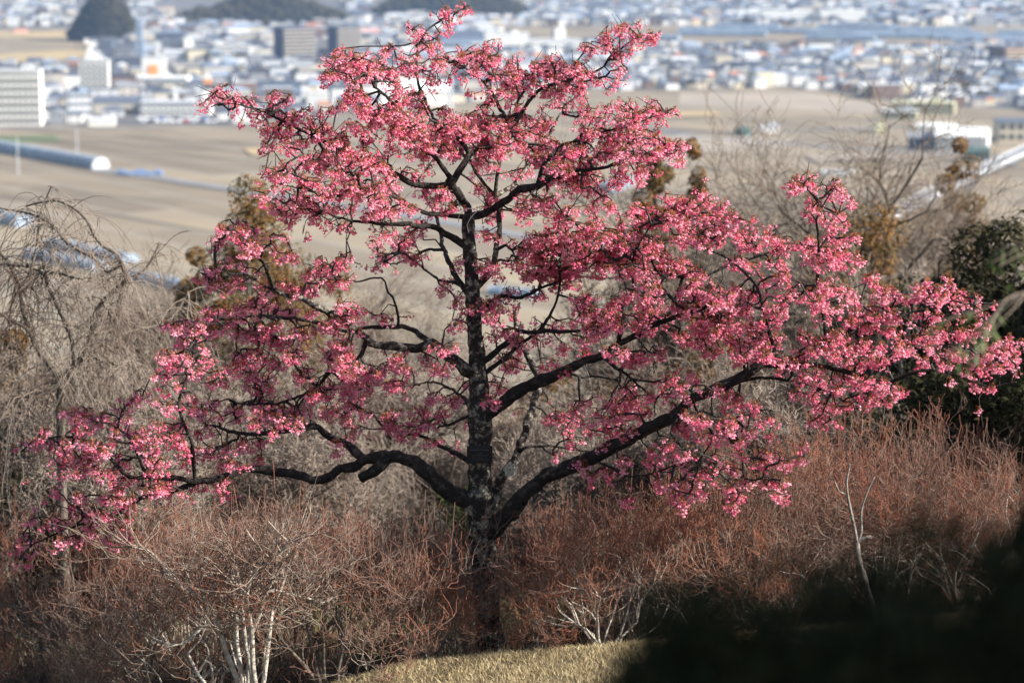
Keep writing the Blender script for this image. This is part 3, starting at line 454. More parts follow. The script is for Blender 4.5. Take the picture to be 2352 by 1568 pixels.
# ================================================================== the hillside
xs = np.unique(np.concatenate([np.linspace(-300, -12, 40), np.linspace(-12, 12, 161), np.linspace(12, 300, 40)]))
ys = np.unique(np.concatenate([np.linspace(-60, 12, 40), np.linspace(12, 40, 150), np.linspace(40, 200, 70)]))
X, Y = np.meshgrid(xs, ys); Z = terr(X, Y)
gz = np.random.default_rng(3); Z = Z + gz.normal(size=Z.shape)*.012*(np.abs(X) < 12)*(Y < 40)
idx = np.arange(X.size).reshape(X.shape)
q = np.stack([idx[:-1, :-1], idx[:-1, 1:], idx[1:, 1:], idx[1:, :-1]], -1).reshape(-1, 4)
M_HILL = mat('dry_hillside', (.12, .090, .052), .95, (.030, .028, .016), .9, bump=.8, bscale=14, detail=10, lo_=.4, hi_=.6)
me = mesh('hillside', np.stack([X, Y, Z], -1).reshape(-1, 3), [(q, 0)], [M_HILL]); smooth(me)
tag(obj('hillside', me), 'dry grassy hillside falling away behind the cherry tree', kind='structure')
# dead lawn on the mound in front
def blades(n, xr, yr, h, wdt, mats, seed, lean=.5, keep=None):
    g = np.random.default_rng(seed); x = g.uniform(*xr, n); y = g.uniform(*yr, n)
    if keep is not None: k = keep(x, y, g); x, y = x[k], y[k]
    n = len(x); z = terr(x, y)-.004; H = g.uniform(*h, n); a = g.uniform(0, 6.28, n); ln = g.normal(size=(n, 2))*lean
    c = np.stack([x, y, z], 1); d = np.stack([np.cos(a), np.sin(a), 0*a], 1)*wdt*g.uniform(.6, 1.4, n)[:, None]
    m = c+np.stack([ln[:, 0]*H*.3, ln[:, 1]*H*.3, H*.6], 1); t = c+np.stack([ln[:, 0]*H, ln[:, 1]*H, H], 1)
    V = np.stack([c-d, c+d, m+d*.7, m-d*.7, t], 1).reshape(-1, 3); b = np.arange(n)[:, None]*5
    mi = g.integers(0, len(mats), n)
    return V, b+np.array([[0, 1, 2, 3]]), b+np.array([[3, 2, 4]]), mi
GM = [mat('dead_grass', (.46, .37, .20), .8, transl=.25), mat('dead_grass_pale', (.58, .49, .30), .8, transl=.25), mat('dead_grass_brown', (.27, .19, .10), .8, transl=.2)]
V, q, t, mi = blades(190000, (-2.6, 4.6), (14.6, 17.5), (.010, .055), .0022, GM, 4, .7, keep=lambda x, y, g: np.sin(x*9+y*5)*np.sin(x*4-y*11)+np.sin(x*21)*.3*np.sin(y*17)+g.normal(size=len(x))*.5 > -.75)
tag(obj('dry_grass', mesh('dry_grass', V, [(q, mi), (t, mi)], GM)), 'short dead straw coloured grass on the mound at the bottom', 'grass', kind='stuff')
# rough growth behind
UG = [mat('straw_weed', (.26, .21, .13), .9, (.09, .085, .04), .45, lo_=.45, hi_=.55), mat('grey_weed', (.16, .135, .10), .9, (.10, .055, .025), .35, lo_=.45, hi_=.55), mat('olive_weed', (.11, .12, .035), .9, (.16, .13, .07), .5, transl=.2), mat('brown_weed', (.085, .055, .035), .9)]
V, q, t, mi = blades(60000, (-11, 11), (20.5, 42), (.10, .45), .008, UG, 5, .7, keep=lambda x, y, g: (np.abs(x) < y*.26+1) & (np.sin(x*1.3+y*.7)+np.cos(x*.5-y*1.1)+g.normal(size=len(x))*.6 > -.4))
V2, q2, t2, mi2 = blades(34000, (-4.6, 4.8), (16.95, 21), (.05, .26), .0022, UG, 6, .55, keep=lambda x, y, g: (y > 17.05+.16*np.abs(x)) & (np.sin(x*2.3)+g.normal(size=len(x))*.7 > -.5))
q2 = q2+len(V); t2 = t2+len(V); V = np.vstack([V, V2]); q = np.vstack([q, q2]); t = np.vstack([t, t2]); mi = np.r_[mi, np.full(len(mi2), 3)]
tag(obj('undergrowth', mesh('undergrowth', V, [(q, mi), (t, mi)], UG)), 'rough dry undergrowth covering the slope behind the cherry', 'undergrowth', kind='stuff')

# ================================================================== bare shrubs
M_STEM = mat('pale_stem', (.50, .46, .39), .85, (.28, .24, .20), 30, bump=.4, bscale=120, spec=.2)
M_STEMD = mat('grey_stem', (.15, .125, .10), .85, (.07, .055, .045), 40, spec=.2)
M_PALE = mat('pale_twig', (.30, .25, .20), .85, (.17, .11, .085), 8, spec=.2)
M_BRN = mat('brown_twig', (.20, .145, .11), .8, (.38, .31, .25), 9, spec=.2)
M_RED = mat('red_twig_tip', (.185, .072, .045), .8, (.18, .135, .105), 1.1, lo_=.42, hi_=.58, spec=.2)
M_TIP = mat('orange_bud_tip', (.25, .095, .055), .8, (.15, .092, .07), 1.3, lo_=.42, hi_=.58, spec=.2)
def shrub_segs(seed, H, spread, primaries=None, nst=8, dense=1.0, kink=.28, fan=.42):
    g = np.random.default_rng(seed); S = []     # a, b, ra, rb, level
    def grow(p, d, L, r, lev):
        n = 4 if lev < 2 else 3
        step = L/n; rr = r
        for i in range(n):
            d2 = d+g.normal(size=3)*kink*(1.15 if lev < 3 else .95); d2[2] += .14 if lev < 3 else .15; d2 /= np.linalg.norm(d2)
            p2 = p+d2*step; r2 = rr*(.86 if lev < 2 else .80)
            S.append((p, p2, rr, r2, lev)); p, d, rr = p2, d2, r2
            top = p[2] > H*g.uniform(.92, 1.12)
            if top and lev > 1: return
            if lev < 5 and not (lev < 2 and p[2] < H*.13):
                nc = (1 if g.random() < (.70 if lev < 2 else .43 if lev < 4 else .26)*dense else 0) + (1 if (i == n-1 or g.random() < .12) else 0)
                for _ in range(nc):
                    a = g.uniform(0, 6.28); side = np.array([math.cos(a), math.sin(a), .1]); side -= d*np.dot(side, d)*.7
                    dd = d*.75+side*(.85 if lev < 3 else .72); dd /= np.linalg.norm(dd)
                    grow(p, dd, L*g.uniform(.5, .78) if lev < 4 else g.uniform(.05, .16), max(rr*.66, .0015), lev+1)
    if primaries is not None:
        for pts, r in primaries:
            pts = spline(np.array(pts), .09); n = len(pts)
            for i in range(n-1):
                ra_, rb_ = r*(1-.42*i/n), r*(1-.42*(i+1)/n); S.append((pts[i], pts[i+1], ra_, rb_, 0))
                for _r in range(2 if i > n*.3 else 0):
                    a = g.uniform(0, 6.28); d = (pts[i+1]-pts[i])/.09*.6+np.array([math.cos(a), math.sin(a)*.7, .2]); d /= np.linalg.norm(d)
                    grow(pts[i+1], d, H*.26*g.uniform(.7, 1.2), ra_*.55, 2)
            d = pts[-1]-pts[-2]; grow(pts[-1], d/np.linalg.norm(d), H*.3, r*.4, 2)
    for k in range(nst):
        a = 6.28*k/nst+g.normal()*.4; f = fan*g.uniform(.4, 1.2)
        d = np.array([math.cos(a)*f, math.sin(a)*f, 1.]); d /= np.linalg.norm(d)
        grow(np.array([math.cos(a)*.07*spread, math.sin(a)*.07*spread, -.03]), d, H*.48, g.uniform(.010, .018), 0)
    ends = [x for x in S if x[1][2] > H*.62 and x[4] >= 2]
    for _ in range(34):                             # straight upright shoots
        e = ends[g.integers(len(ends))]; p = e[1]; L = g.uniform(.12, .34); d = np.array([g.normal()*.10, g.normal()*.10, 1.])
        for i in range(3): p2 = p+(d+g.normal(size=3)*.03)*L/3; S.append((p, p2, .0026, .0022, 5)); p = p2
    return S
def shrub_mesh(name, S, stem, k0=5, tm=None):
    out = []
    lev = np.array([s[4] for s in S]); A = np.array([s[0] for s in S]); B = np.array([s[1] for s in S]); ra_ = np.array([s[2] for s in S]); rb_ = np.array([s[3] for s in S])
    mb = MB()
    m = lev < 2
    V, q = frusta(A[m], B[m], ra_[m], rb_[m], k0); mb.add(V, q, 0)
    m = (lev == 2) | (lev == 3); V, q = frusta(A[m], B[m], ra_[m], rb_[m], 3); mb.add(V, q, 1)
    st = mb.build('stems', [stem, M_BRN if stem is M_STEMD else M_PALE], False)
    mb = MB()
    for k, m in enumerate((lev == 4, lev >= 5)):
        V, q = frusta(A[m], B[m], np.maximum(ra_[m], .0021), np.maximum(rb_[m], .0017), 3); mb.add(V, q, k)
    return st, mb.build('twigs', [tm or M_RED, M_TIP], False)
VARS = []
for i, (H, nst, dn) in enumerate([(1.35, 9, 1.0), (1.45, 11, .95), (1.2, 8, 1.05), (1.5, 10, 1.0), (1.3, 9, 1.0)]):
    S = shrub_segs(20+i, H, 1, nst=nst, dense=dn); VARS.append((shrub_mesh('s', S, M_STEM if i in (1, 3) else M_STEMD), H)); print('shrub', i, len(S))
# hero shrub lower left, stems traced at its own distance
hb = np.array([*W(*ov('G', 1710, 1600), 16.55)]); hb[2] = float(terr(hb[0], hb[1]))
def hp(t, pts, Y0, dY): return [W(*ov(t, *p), Y0+dY*i/(len(pts)-1))-hb for i, p in enumerate(pts)]
PR = [(hp('G', [(1640,1640),(1620,1530),(1540,1330),(1480,1130),(1400,980),(1370,900)], 16.55, -.15), .017), (hp('G', [(1665,1640),(1655,1500),(1620,1300),(1615,1100),(1600,950),(1570,830)], 16.55, .1), .015),
      (hp('G', [(1720,1640),(1720,1500),(1680,1300),(1660,1100),(1640,900),(1600,700)], 16.6, -.2), .014), (hp('G', [(1700,1640),(1700,1450),(1710,1260),(1740,1180),(1790,1050),(1830,930),(1900,800),(1980,640)], 16.6, .3), .014),
      (hp('G', [(1790,1640),(1810,1500),(1840,1250),(1860,1080),(1900,960),(1980,760)], 16.5, .1), .014), (hp('G', [(1760,1640),(1730,1450),(1720,1200),(1690,1000),(1695,900),(1760,790),(1860,720),(1980,600)], 16.5, -.25), .016),
      (hp('G', [(1480,1130),(1400,1000),(1300,920),(1180,830),(1060,690),(980,640),(900,630)], 16.5, .15), .011), (hp('G', [(1830,930),(1900,930),(2000,960),(2100,980),(2200,1010),(2300,960)], 16.75, .1), .012),
      (hp('G', [(1480,1130),(1380,1180),(1280,1270),(1180,1300),(1050,1250)], 16.5, -.1), .009), (hp('G', [(1400,980),(1350,860),(1420,820),(1500,800),(1300,760),(1180,740)], 16.5, .1), .008)]
PR = [(p, r*1.25) for p, r in PR]
S = shrub_segs(77, 1.5, 1, primaries=PR, nst=3, dense=1.0)
st, tw = shrub_mesh('h', S, M_STEM, 8, M_PALE)
ho = obj('bare_shrub', None, loc=hb); obj('stems', st, ho); obj('twigs', tw, ho)
tag(ho, 'leafless shrub with thick whitish stems and reddish twig tips at lower left', 'shrub', 'bare shrubs round the cherry')
# x of base in the tracing, distance, height factor, variant, label
SH = [(-40, 18.6, .72, 0, 'brown bare shrub cut by the left edge of the picture'), (110, 19.0, .72, 2, 'low brown twiggy shrub under the far left blossom'), (230, 17.3, .60, 1, 'dark tangled bare shrub second from the left edge'),
      (330, 18.8, .78, 4, 'brown bare shrub behind the lowest left cherry branch'), (430, 17.6, .98, 3, 'dense reddish bare shrub just left of the white stemmed one'), (560, 18.0, 1.08, 0, 'reddish bare shrub behind the white stemmed one, under the low limb'),
      (770, 17.1, 1.1, 4, 'brown bare shrub just right of the white stemmed one'), (690, 19.3, 1.05, 2, 'greyish bare shrub behind and right of the white stemmed one'), (900, 17.5, .93, 2, 'dark stemmed bare shrub left of the cherry trunk foot'),
      (985, 18.4, .78, 1, 'thin red tipped shrub close to the left side of the trunk'), (1050, 17.5, .5, 4, 'orange tipped shrub just in front of the cherry trunk, at its left'), (1235, 17.3, .66, 2, 'low pale forked shrub right of the trunk foot'),
      (1320, 18.4, .84, 0, 'orange twigged shrub under the right hand low limb'), (1390, 17.3, .80, 3, 'pale stemmed shrub at the right end of the sunlit grass'), (1500, 18.2, .92, 1, 'reddish shrub under the hanging blossom on the right'),
      (1590, 17.5, .86, 4, 'bare shrub rising beyond the dark leafy hump, nearest the grass'), (1690, 18.6, 1.0, 2, 'orange brown shrub right of the lowest hanging blossom'), (1790, 17.9, .9, 3, 'grey brown shrub left of the single pale stub stem'),
      (1900, 18.9, 1.05, 0, 'tall red brown shrub left of the pale stub stem'), (2010, 17.9, .93, 1, 'red brown shrub behind the pale stub stem'), (2110, 18.8, 1.04, 4, 'red brown shrub with two pale stems toward the right edge'),
      (2210, 17.8, .95, 3, 'pale stemmed shrub beside the dark leafy mass at right'), (2330, 18.6, 1.05, 2, 'red brown shrub at the right edge behind dark leaves'), (1790, 20.2, 1.15, 1, 'rear red twig shrub below the right hand drooping blossom'),
      (2060, 20.3, 1.15, 3, 'rear red twig shrub below the long right limb'), (1440, 20.0, .95, 4, 'rear brown shrub behind the right low limb'), (180, 20.2, 1.0, 3, 'rear brown shrub beneath the far left blossom sprays'), (420, 20.6, 1.0, 1, 'rear brown shrub beneath the left blossom mass')]
gs = np.random.default_rng(31)
for x, Y, f, v, lab in SH:
    wx = (x-1176)/F*(Y*cp*1.02+.9); z = float(terr(wx, Y)); (st, tw), H = VARS[v]
    o = obj('bare_shrub', None, loc=(wx, Y, z), rz=gs.uniform(0, 6.28), sc=(f*1.05, f*1.05, f))
    obj('stems', st, o); obj('twigs', tw, o); tag(o, lab, 'shrub', 'bare shrubs round the cherry')
# thick pale stub stem in the right hand shrubs
pb = W(1985, 1400, 17.3); pb[2] = float(terr(pb[0], pb[1]))
mb = MB()
for pts, r0, r1 in [([(1310,1020),(1270,880),(1220,700),(1210,600)], .026, .020), ([(1212,600),(1190,480),(1160,350),(1140,200),(1160,60)], .015, .006), ([(1212,600),(1240,520),(1240,380),(1290,230),(1330,150)], .012, .005), ([(1212,600),(1250,570),(1310,560)], .014, .012), ([(1150,270),(1090,250),(1060,180)], .008, .004)]:
    P = np.array([W(*ov('I', *p), 17.3) for p in pts])-pb; P = spline(P, .03)
    if r0 > .02: P = np.vstack([[P[0][0]+.04, 0, 0], P])
    V, q, t3 = tube(P, np.linspace(r0, r1, len(P)), 8, .15, 5); mb.add(V, q); mb.more(t3)
tag(obj('sapling', mb.build('sapling', [mat('sapling_bark', (.26, .24, .22), .85, (.14, .12, .10), 30, bump=.5, bscale=90)], False), loc=pb), 'pale forked sapling stem with a cut stub among red brown shrubs', 'sapling')

# ================================================================== bare trees on the slope behind
def bare_tree(seed, H, spread, weep, nlimb=7, twn=1.0, th=.06, maxlev=4):
    g = np.random.default_rng(seed); S = []
    p = np.zeros(3)-np.array([0, 0, .1]); d = np.array([0, 0, 1.]); tops = []
    n = 6; hh = H*(.42 if weep else .5)
    for i in range(n):
        d2 = d+g.normal(size=3)*.13; d2 /= np.linalg.norm(d2); p2 = p+d2*hh/n; S.append((p, p2, th*(1-i*.06), th*(1-(i+1)*.06), 0)); p = p2
        if i >= 2: tops.append(p)
    def hang(p, L):
        d = np.array([g.normal()*.35, g.normal()*.35, -.3]); m = max(3, int(L/.16)); r = .0035
        for i in range(m):
            d = d+np.array([g.normal()*.12, g.normal()*.12, -.35]); d /= np.linalg.norm(d); p2 = p+d*L/m
            S.append((p, p2, r, r*.8, 4)); r *= .85; p = p2
    def up(p, d, L, r, lev):
        n = 5; 
        for i in range(n):
            d = d+g.normal(size=3)*.2; d[2] += (.08 if lev < 2 else .02); 
            if weep: d[2] -= .26*i/n*(1.7 if lev else 1.1)
            d /= np.linalg.norm(d); p2 = p+d*L/n; r2 = r*.84; S.append((p, p2, r, r2, min(lev+1, 4))); p, r = p2, r2
            if lev < (2 if weep else maxlev):
                for _ in range(2 if g.random() < .5*twn else 1):
                    a = g.normal(size=3); a -= d*np.dot(a, d); a /= np.linalg.norm(a); dd = d*.8+a*.7; dd /= np.linalg.norm(dd)
                    up(p, dd, L*g.uniform(.45, .7), r*.62, lev+1)
            if weep and lev >= 1 or (weep and i > 1):
                for _ in range(1 if g.random() < .27*twn else 0): hang(p+g.normal(size=3)*.02, g.uniform(.35, 1.3)*(H/4))
    for k in range(nlimb):
        a = 6.28*k/nlimb+g.normal()*.3; e = g.uniform(.4, 1.1); d = np.array([math.cos(a), math.sin(a), e]); d /= np.linalg.norm(d)
        up(tops[k % len(tops)], d, H*spread*g.uniform(.8, 1.2), th*.62, 0)
    return S
M_GB = mat('grey_bark', (.17, .145, .12), .9, (.085, .07, .058), 12, spec=.15)
M_WT = mat('weeping_twig', (.27, .22, .18),   .85, (.09, .06, .048), 1.2, lo_=.44, hi_=.58, spec=.15)
M_FT = mat('far_twig', (.21, .165, .13), .9, (.14, .11, .09), 3, spec=.1)
def bt_meshes(S, tm):
    lev = np.array([s[4] for s in S]); A = np.array([s[0] for s in S]); B = np.array([s[1] for s in S]); ra_ = np.array([s[2] for s in S]); rb_ = np.array([s[3] for s in S])
    m = lev == 0; V, q = frusta(A[m], B[m], ra_[m]*1.02, rb_[m], 8); t1 = mesh('trunk', V, [(q, 0)], [M_GB])
    m = (lev == 1) | (lev == 2); V, q = frusta(A[m], B[m], ra_[m], rb_[m], 5); t2 = mesh('branches', V, [(q, 0)], [M_GB])
    m = lev >= 3; V, q = frusta(A[m], B[m], np.maximum(ra_[m], .0050), np.maximum(rb_[m], .0038), 3); t3 = mesh('twigs', V, [(q, 0)], [tm])
    return t1, t2, t3
WV = [bt_meshes(bare_tree(s, H, sp_, True, nl, tw_, th_), M_WT) for s, H, sp_, nl, tw_, th_ in [(1, 4.2, .42, 8, 1.0, .07), (2, 3.6, .46, 8, 1.2, .06), (3, 3.0, .5, 7, 1.2, .05)]]
FV = [bt_meshes(bare_tree(s, H, sp_, False, 7, .5, th_, 3), M_FT) for s, H, sp_, th_ in [(11, 6, .36, .08), (12, 7.5, .32, .10)]]
BV = [bt_meshes(bare_tree(s, H, sp_, False, 8, .35, th_), M_WT) for s, H, sp_, th_ in [(14, 3, .42, .04), (15, 2.4, .45, .035)]]
def plant(V3, name, x, Y, H, H0, lab, cat, grp, zoff=0):
    wx = (x-1176)/F*(Y*cp+1); z = float(terr(wx, Y))+zoff
    f = H/H0; o = obj(name, None, loc=(wx, Y, z), rz=gs.uniform(0, 6.28), sc=f)
    for nm, me in zip(('trunk', 'branches', 'twigs'), V3): obj(nm, me, o)
    tag(o, lab, cat, grp); return o
g_w = 'bare weeping trees behind the cherry'
for x, Y, H, v, lab in [(400, 24.6, 3.2, 1, 'grey weeping tree left of the lower left blossom'), (-60, 24.5, 3.7, 1, 'bare weeping tree cut off by the left edge'),
     (560, 25.5, 3.0, 0, 'bare weeping tree behind the left blossom mass'), (800, 25, 2.0, 2, 'low weeping tree behind the arching left limb'), (1010, 24, 1.6, 2, 'small grey weeping tree seen just left of the trunk'), (200, 27, 3.5, 2, 'pale weeping tree further back on the left'),
     (1250, 27, 1.9, 1, 'low weeping tree seen through the gap right of the trunk'), (1500, 26, 2.6, 2, 'grey weeping tree behind the right low limb'), (1850, 25.5, 2.9, 1, 'drooping bare tree under the long right limb'), (2120, 25, 3.0, 0, 'shaded drooping tree by the dark evergreens'), (680, 29, 3.0, 1, 'tan weeping tree behind the upper left limb')]:
    plant(WV[v], 'weeping_tree', x, Y, H, [4.2, 3.6, 3.0][v], lab, 'tree', g_w)
g_f = 'bare trees on the slope below'
for x, Y, H, v, lab in [(1730, 38, 4.6, 0, 'blurred bare tree left of the tall upright blossom spray'), (1880, 42, 5.9, 1, 'blurred bare tree behind the upright blossom spray'), (2020, 40, 5.2, 0, 'blurred bare tree right of the upright blossom spray'), (2150, 36, 4.9, 1, 'blurred bare tree below the pale roadway'), (2290, 41, 4.8, 0, 'blurred bare tree at the right edge over the fields'),
     (470, 30, 3.5, 0, 'thin bare tree left of the rusty conifer'), (330, 33, 3.6, 1, 'thin bare tree over the greenhouse roofs'), (940, 34, 2.6, 0, 'faint bare tree seen left of the trunk against the field'), (760, 32, 3.4, 1, 'bare tree right of the rusty conifer'), (1560, 36, 5.0, 1, 'bare tree behind the right blossom top'), (1960, 33, 5.2, 0, 'grey bare tree among rusty conifers on the right'), (1640, 44, 5.2, 0, 'faint bare tree in front of the pink grey field')]:
    plant(FV[v], 'bare_tree', x, Y, H, [6, 7.5][v], lab, 'tree', g_f)
g_b = 'bare bushes on the slope'
# the near weeping tree, boughs traced at its own distance
wb = W(*ov('D', 415, 1560), 21.6); wb[2] = float(terr(wb[0], wb[1])); gw = np.random.default_rng(17); mb = MB(); HG = []
WBO = [('D', [(425,1700),(420,1560),(415,1390),(412,1200),(410,1050)], 11, 9, 0), ('D', [(410,1050),(460,1000),(520,940),(590,850),(620,740),(640,620),(700,500),(800,420),(880,360),(960,310),(1030,230),(1090,100)], 9, 2, .3), ('D', [(410,1050),(370,980),(300,900),(230,790),(200,700),(100,640),(0,585),(-90,560)], 6, 3, -.3),
 ('D', [(510,950),(490,760),(400,550),(340,430),(300,310),(290,200)], 6, 2, .2), ('D', [(590,850),(700,780),(820,730),(960,690),(1100,660),(1200,580),(1290,440)], 6, 2, .5), ('D', [(210,720),(150,560),(130,420),(60,250),(0,170)], 5, 2, .3),
 ('D', [(300,310),(250,330),(210,420)], 4, 1.5, 0), ('D', [(300,300),(400,305),(480,330),(560,350),(640,345)], 5, 1.5, -.2), ('D', [(860,320),(840,260),(790,170),(700,120),(640,40),(590,-60),(500,-140),(400,-185),(300,-180),(180,-150)], 6, 2, .2), ('D', [(800,420),(860,360),(850,300)], 5, 4, 0),
 ('D', [(200,330),(240,180),(270,0),(280,-120),(350,-280)], 4, 1.5, .2), ('D', [(640,200),(520,140),(440,80),(380,0),(300,-60),(150,-110),(0,-135)], 5, 2, .3), ('D', [(820,250),(740,300),(640,200)], 4, 3, 0), ('D', [(-60,240),(60,240),(200,262),(300,300)], 5, 4, .1), ('D', [(590,860),(800,930),(900,910),(1010,960)], 5, 2, .2), ('D', [(700,500),(790,640),(800,560),(830,420)], 4, 2, .2),
 ('D', [(410,1050),(330,1100),(200,1130),(80,1180)], 4, 2, -.3), ('D', [(0,1410),(70,1470),(160,1480)], 4, 2, 0)]
for i, (t, pts, r0, r1, dY) in enumerate(WBO):
    P = np.array([[*(W(*ov(t, *p), 21.6+dY*j/(len(pts)-1))-wb), 0] for j, p in enumerate(pts)]); P[:, 3] = np.linspace(r0, r1, len(P))*21.6/F
    P = spline(P, .07)
    if i == 0: P = np.vstack([[0, 0, -.1, P[0, 3]], P[2:]])
    V, q, t3 = tube(P[:, :3], P[:, 3], 7, .12, i); mb.add(V, q); mb.more(t3)
    if i: HG += [(p[:3], .35) for p in P[::1]]
wt = obj('weeping_tree', None, loc=wb); me = mb.build('boughs', [M_GB]); smooth(me); obj('boughs', me, wt)
S = []
for p0, _ in HG*5:
    if gw.random() < .22: continue
    p = p0+gw.normal(size=3)*.01; L = gw.uniform(.15, 1.25); d = np.array([gw.normal()*.7, gw.normal()*.7, gw.uniform(-.6, .5)]); m = max(3, int(L/.1)); r = .0046
    for j in range(m):
        d = d+np.array([gw.normal()*.16, gw.normal()*.16, -.26]); d /= np.linalg.norm(d); p2 = p+d*L/m; S.append((p, p2, r, r*.86)); p = p2; r = max(.0022, r*.88)
        if gw.random() < .16:
            q1 = p; dd = d+gw.normal(size=3)*.5; dd /= np.linalg.norm(dd)
            for _ in range(3): dd[2] -= .2; dd /= np.linalg.norm(dd); q2 = q1+dd*.07; S.append((q1, q2, r*.7, r*.6)); q1 = q2
V, q = frusta([x[0] for x in S], [x[1] for x in S], [x[2] for x in S], [x[3] for x in S], 3); obj('twigs', mesh('twigs', V, [(q, 0)], [M_WT]), wt)
tag(wt, 'bare weeping tree with high arching boughs at the left edge', 'tree', g_w)
k = 0
for x, Y, H, v in [(60, 21.5, 1.9, 0), (260, 22.5, 2.0, 1), (480, 22.5, 2.1, 0), (640, 23.5, 2.0, 1), (860, 26, 1.9, 0), (960, 28, 2.2, 1), (1140, 25, 1.6, 0), (1330, 23.5, 1.7, 1), (1430, 29, 2.4, 0), (1600, 23.5, 1.9, 1), (1720, 28, 2.6, 0), (1800, 22.5, 1.9, 1), (1960, 24, 2.2, 0), (2080, 28, 2.9, 1), (2230, 23, 2.2, 0), (150, 25, 2.7, 1), (400, 27, 3.0, 0), (720, 27, 2.4, 1), (1200, 31, 2.8, 0), (1560, 31, 3.0, 1)]:
    where = ['beneath the left weeping tree', 'behind the left end of the blossom', 'behind the left blossom mass', 'behind the white stemmed shrub', 'behind the arching left limb', 'seen through the gap left of the trunk', 'directly behind the trunk', 'seen through the gap right of the trunk', 'behind the right low limb', 'under the right low limb', 'behind the right blossom mass', 'under the drooping right blossom', 'behind the red brown shrubs', 'in front of the rusty conifers', 'beside the dark evergreens', 'between the two left weeping trees', 'in front of the thin left tree', 'behind the upper left limb', 'far behind the trunk to its right', 'far behind the right low limb'][k]; k += 1
    if k % 2 and x not in (260, 640, 1330): continue
    plant(BV[v], 'bare_bush', x, Y, H, [3, 2.4][v], 'pale leafless bush ' + where, 'bush', g_b)

# ================================================================== leafy things
def leafy(seed, rx, ry, rz, n, size, clumps=30, z0=0, cone=0, aspect=.4):
    """many leaf faces spread through a lumpy crown"""
    g = np.random.default_rng(seed)
    c = g.normal(size=(clumps, 3)); c /= np.linalg.norm(c, axis=1, keepdims=True); c *= g.uniform(.35, .95, (clumps, 1))
    if cone: 
        hz = (c[:, 2]+1)/2; c[:, :2] *= (1-hz*cone)[:, None]
    c *= [rx, ry, rz]; cr = g.uniform(.16, .34, clumps)*min(rx, rz)*1.25
    k = g.integers(0, clumps, n); d = g.normal(size=(n, 3)); d /= np.linalg.norm(d, axis=1, keepdims=True)
    p = c[k]+d*(cr[k]*g.uniform(.5, 1.05, n)**.5)[:, None]; p[:, 2] += rz+z0
    nrm = d+g.normal(size=(n, 3))*.6; nrm[:, 2] += .5; nrm /= np.linalg.norm(nrm, axis=1, keepdims=True)
    u = np.cross(nrm, g.normal(size=(n, 3))); u /= np.linalg.norm(u, axis=1, keepdims=True); v = np.cross(nrm, u)
    s = (size*g.uniform(.6, 1.4, n))[:, None]
    V = np.stack([p-u*s, p+v*s*aspect, p+u*s, p-v*s*aspect], 1).reshape(-1, 3)
    return V, (np.arange(n)*4)[:, None]+np.arange(4)[None]
def crown_tree(name, x, Y, H, wdt, seed, mat_, lab, cat, grp=None, n=9000, size=.05, cone=0, clumps=34, wx=None, z0=.25, depth=None, asp=.4):
    if wx is None: wx = (x-1176)/F*(Y*cp+1)
    z = float(terr(wx, Y)); o = obj(name, None, loc=(wx, Y, z))
    S = np.array([[0, 0, -.1], [.03, .02, H*.35], [0, .04, H*.7]]); V, q, t3 = tube(spline(S, .1), np.linspace(.02*H, .008*H, len(spline(S, .1))), 7, .15, seed)
    obj('trunk', mesh('trunk', V, [(q, 0), (t3, 0)], [M_GB]), o)
    V, q = leafy(seed, wdt/2, (depth or wdt)/2, (H-z0)/2, n, size, clumps, z0, cone, asp); obj('crown', mesh('crown', V, [(q, 0)], [mat_]), o)
    tag(o, lab, cat, grp); return o
M_RUST = mat('rusty_conifer', (.23, .115, .035), .9, (.085, .065, .025), 2.5, transl=.2, detail=3)
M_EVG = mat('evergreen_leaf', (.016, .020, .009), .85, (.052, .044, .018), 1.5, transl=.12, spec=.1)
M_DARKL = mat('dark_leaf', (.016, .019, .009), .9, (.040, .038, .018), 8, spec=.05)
M_LGT = mat('bright_leaf', (.07, .10, .03), .6, (.12, .15, .05), 8, transl=.3)
g_r = 'rusty conifers on the slope'
crown_tree('conifer', 572, 31, 4.75, 1.9, 1, M_RUST, 'rusty orange conifer behind the upper left blossom', 'conifer', g_r, cone=.5, size=.045, n=14000, asp=.25)
crown_tree('conifer', 690, 32, 3.6, 1.9, 7, M_RUST, 'rusty conifer right of the tallest orange one', 'conifer', g_r, cone=.5, size=.045, n=12000, asp=.25)
crown_tree('conifer', 440, 32, 3.4, 1.0, 8, M_RUST, 'small olive conifer left of the tallest orange one', 'conifer', g_r, cone=.5, size=.045, n=9000, asp=.25)
crown_tree('conifer', 5, 26, 3.3, 1.2, 2, M_RUST, 'rusty conifer at the left edge behind the weeping twigs', 'conifer', g_r, cone=.5, size=.045, asp=.25)
crown_tree('conifer', 1505, 36, 5.2, .9, 3, M_RUST, 'slim rusty conifer left of a pair over the right blossom', 'conifer', g_r, cone=.5, size=.045, asp=.25)
crown_tree('conifer', 1592, 36, 5.0, .6, 4, M_RUST, 'slimmest rusty conifer right of a pair over the right blossom', 'conifer', g_r, cone=.5, size=.045, n=6000, asp=.25)
crown_tree('conifer', 1650, 28, 2.5, 2.0, 9, M_RUST, 'rusty bush seen through the right blossom', 'conifer', g_r, cone=.3, size=.04, asp=.25)
crown_tree('conifer', 2000, 31, 3.7, 2.2, 5, M_RUST, 'broad rusty conifer behind the upright blossom spray', 'conifer', g_r, cone=.4, size=.045, n=12000, asp=.25)
crown_tree('conifer', 2190, 38, 5.2, 1.3, 6, M_RUST, 'dark rusty conifer below the pale roadway', 'conifer', g_r, cone=.5, size=.045, asp=.25)
crown_tree('conifer', 1290, 30, 1.6, 2.2, 10, M_RUST, 'low rusty bush behind the leaning limb', 'conifer', g_r, cone=.3, size=.04, asp=.25)
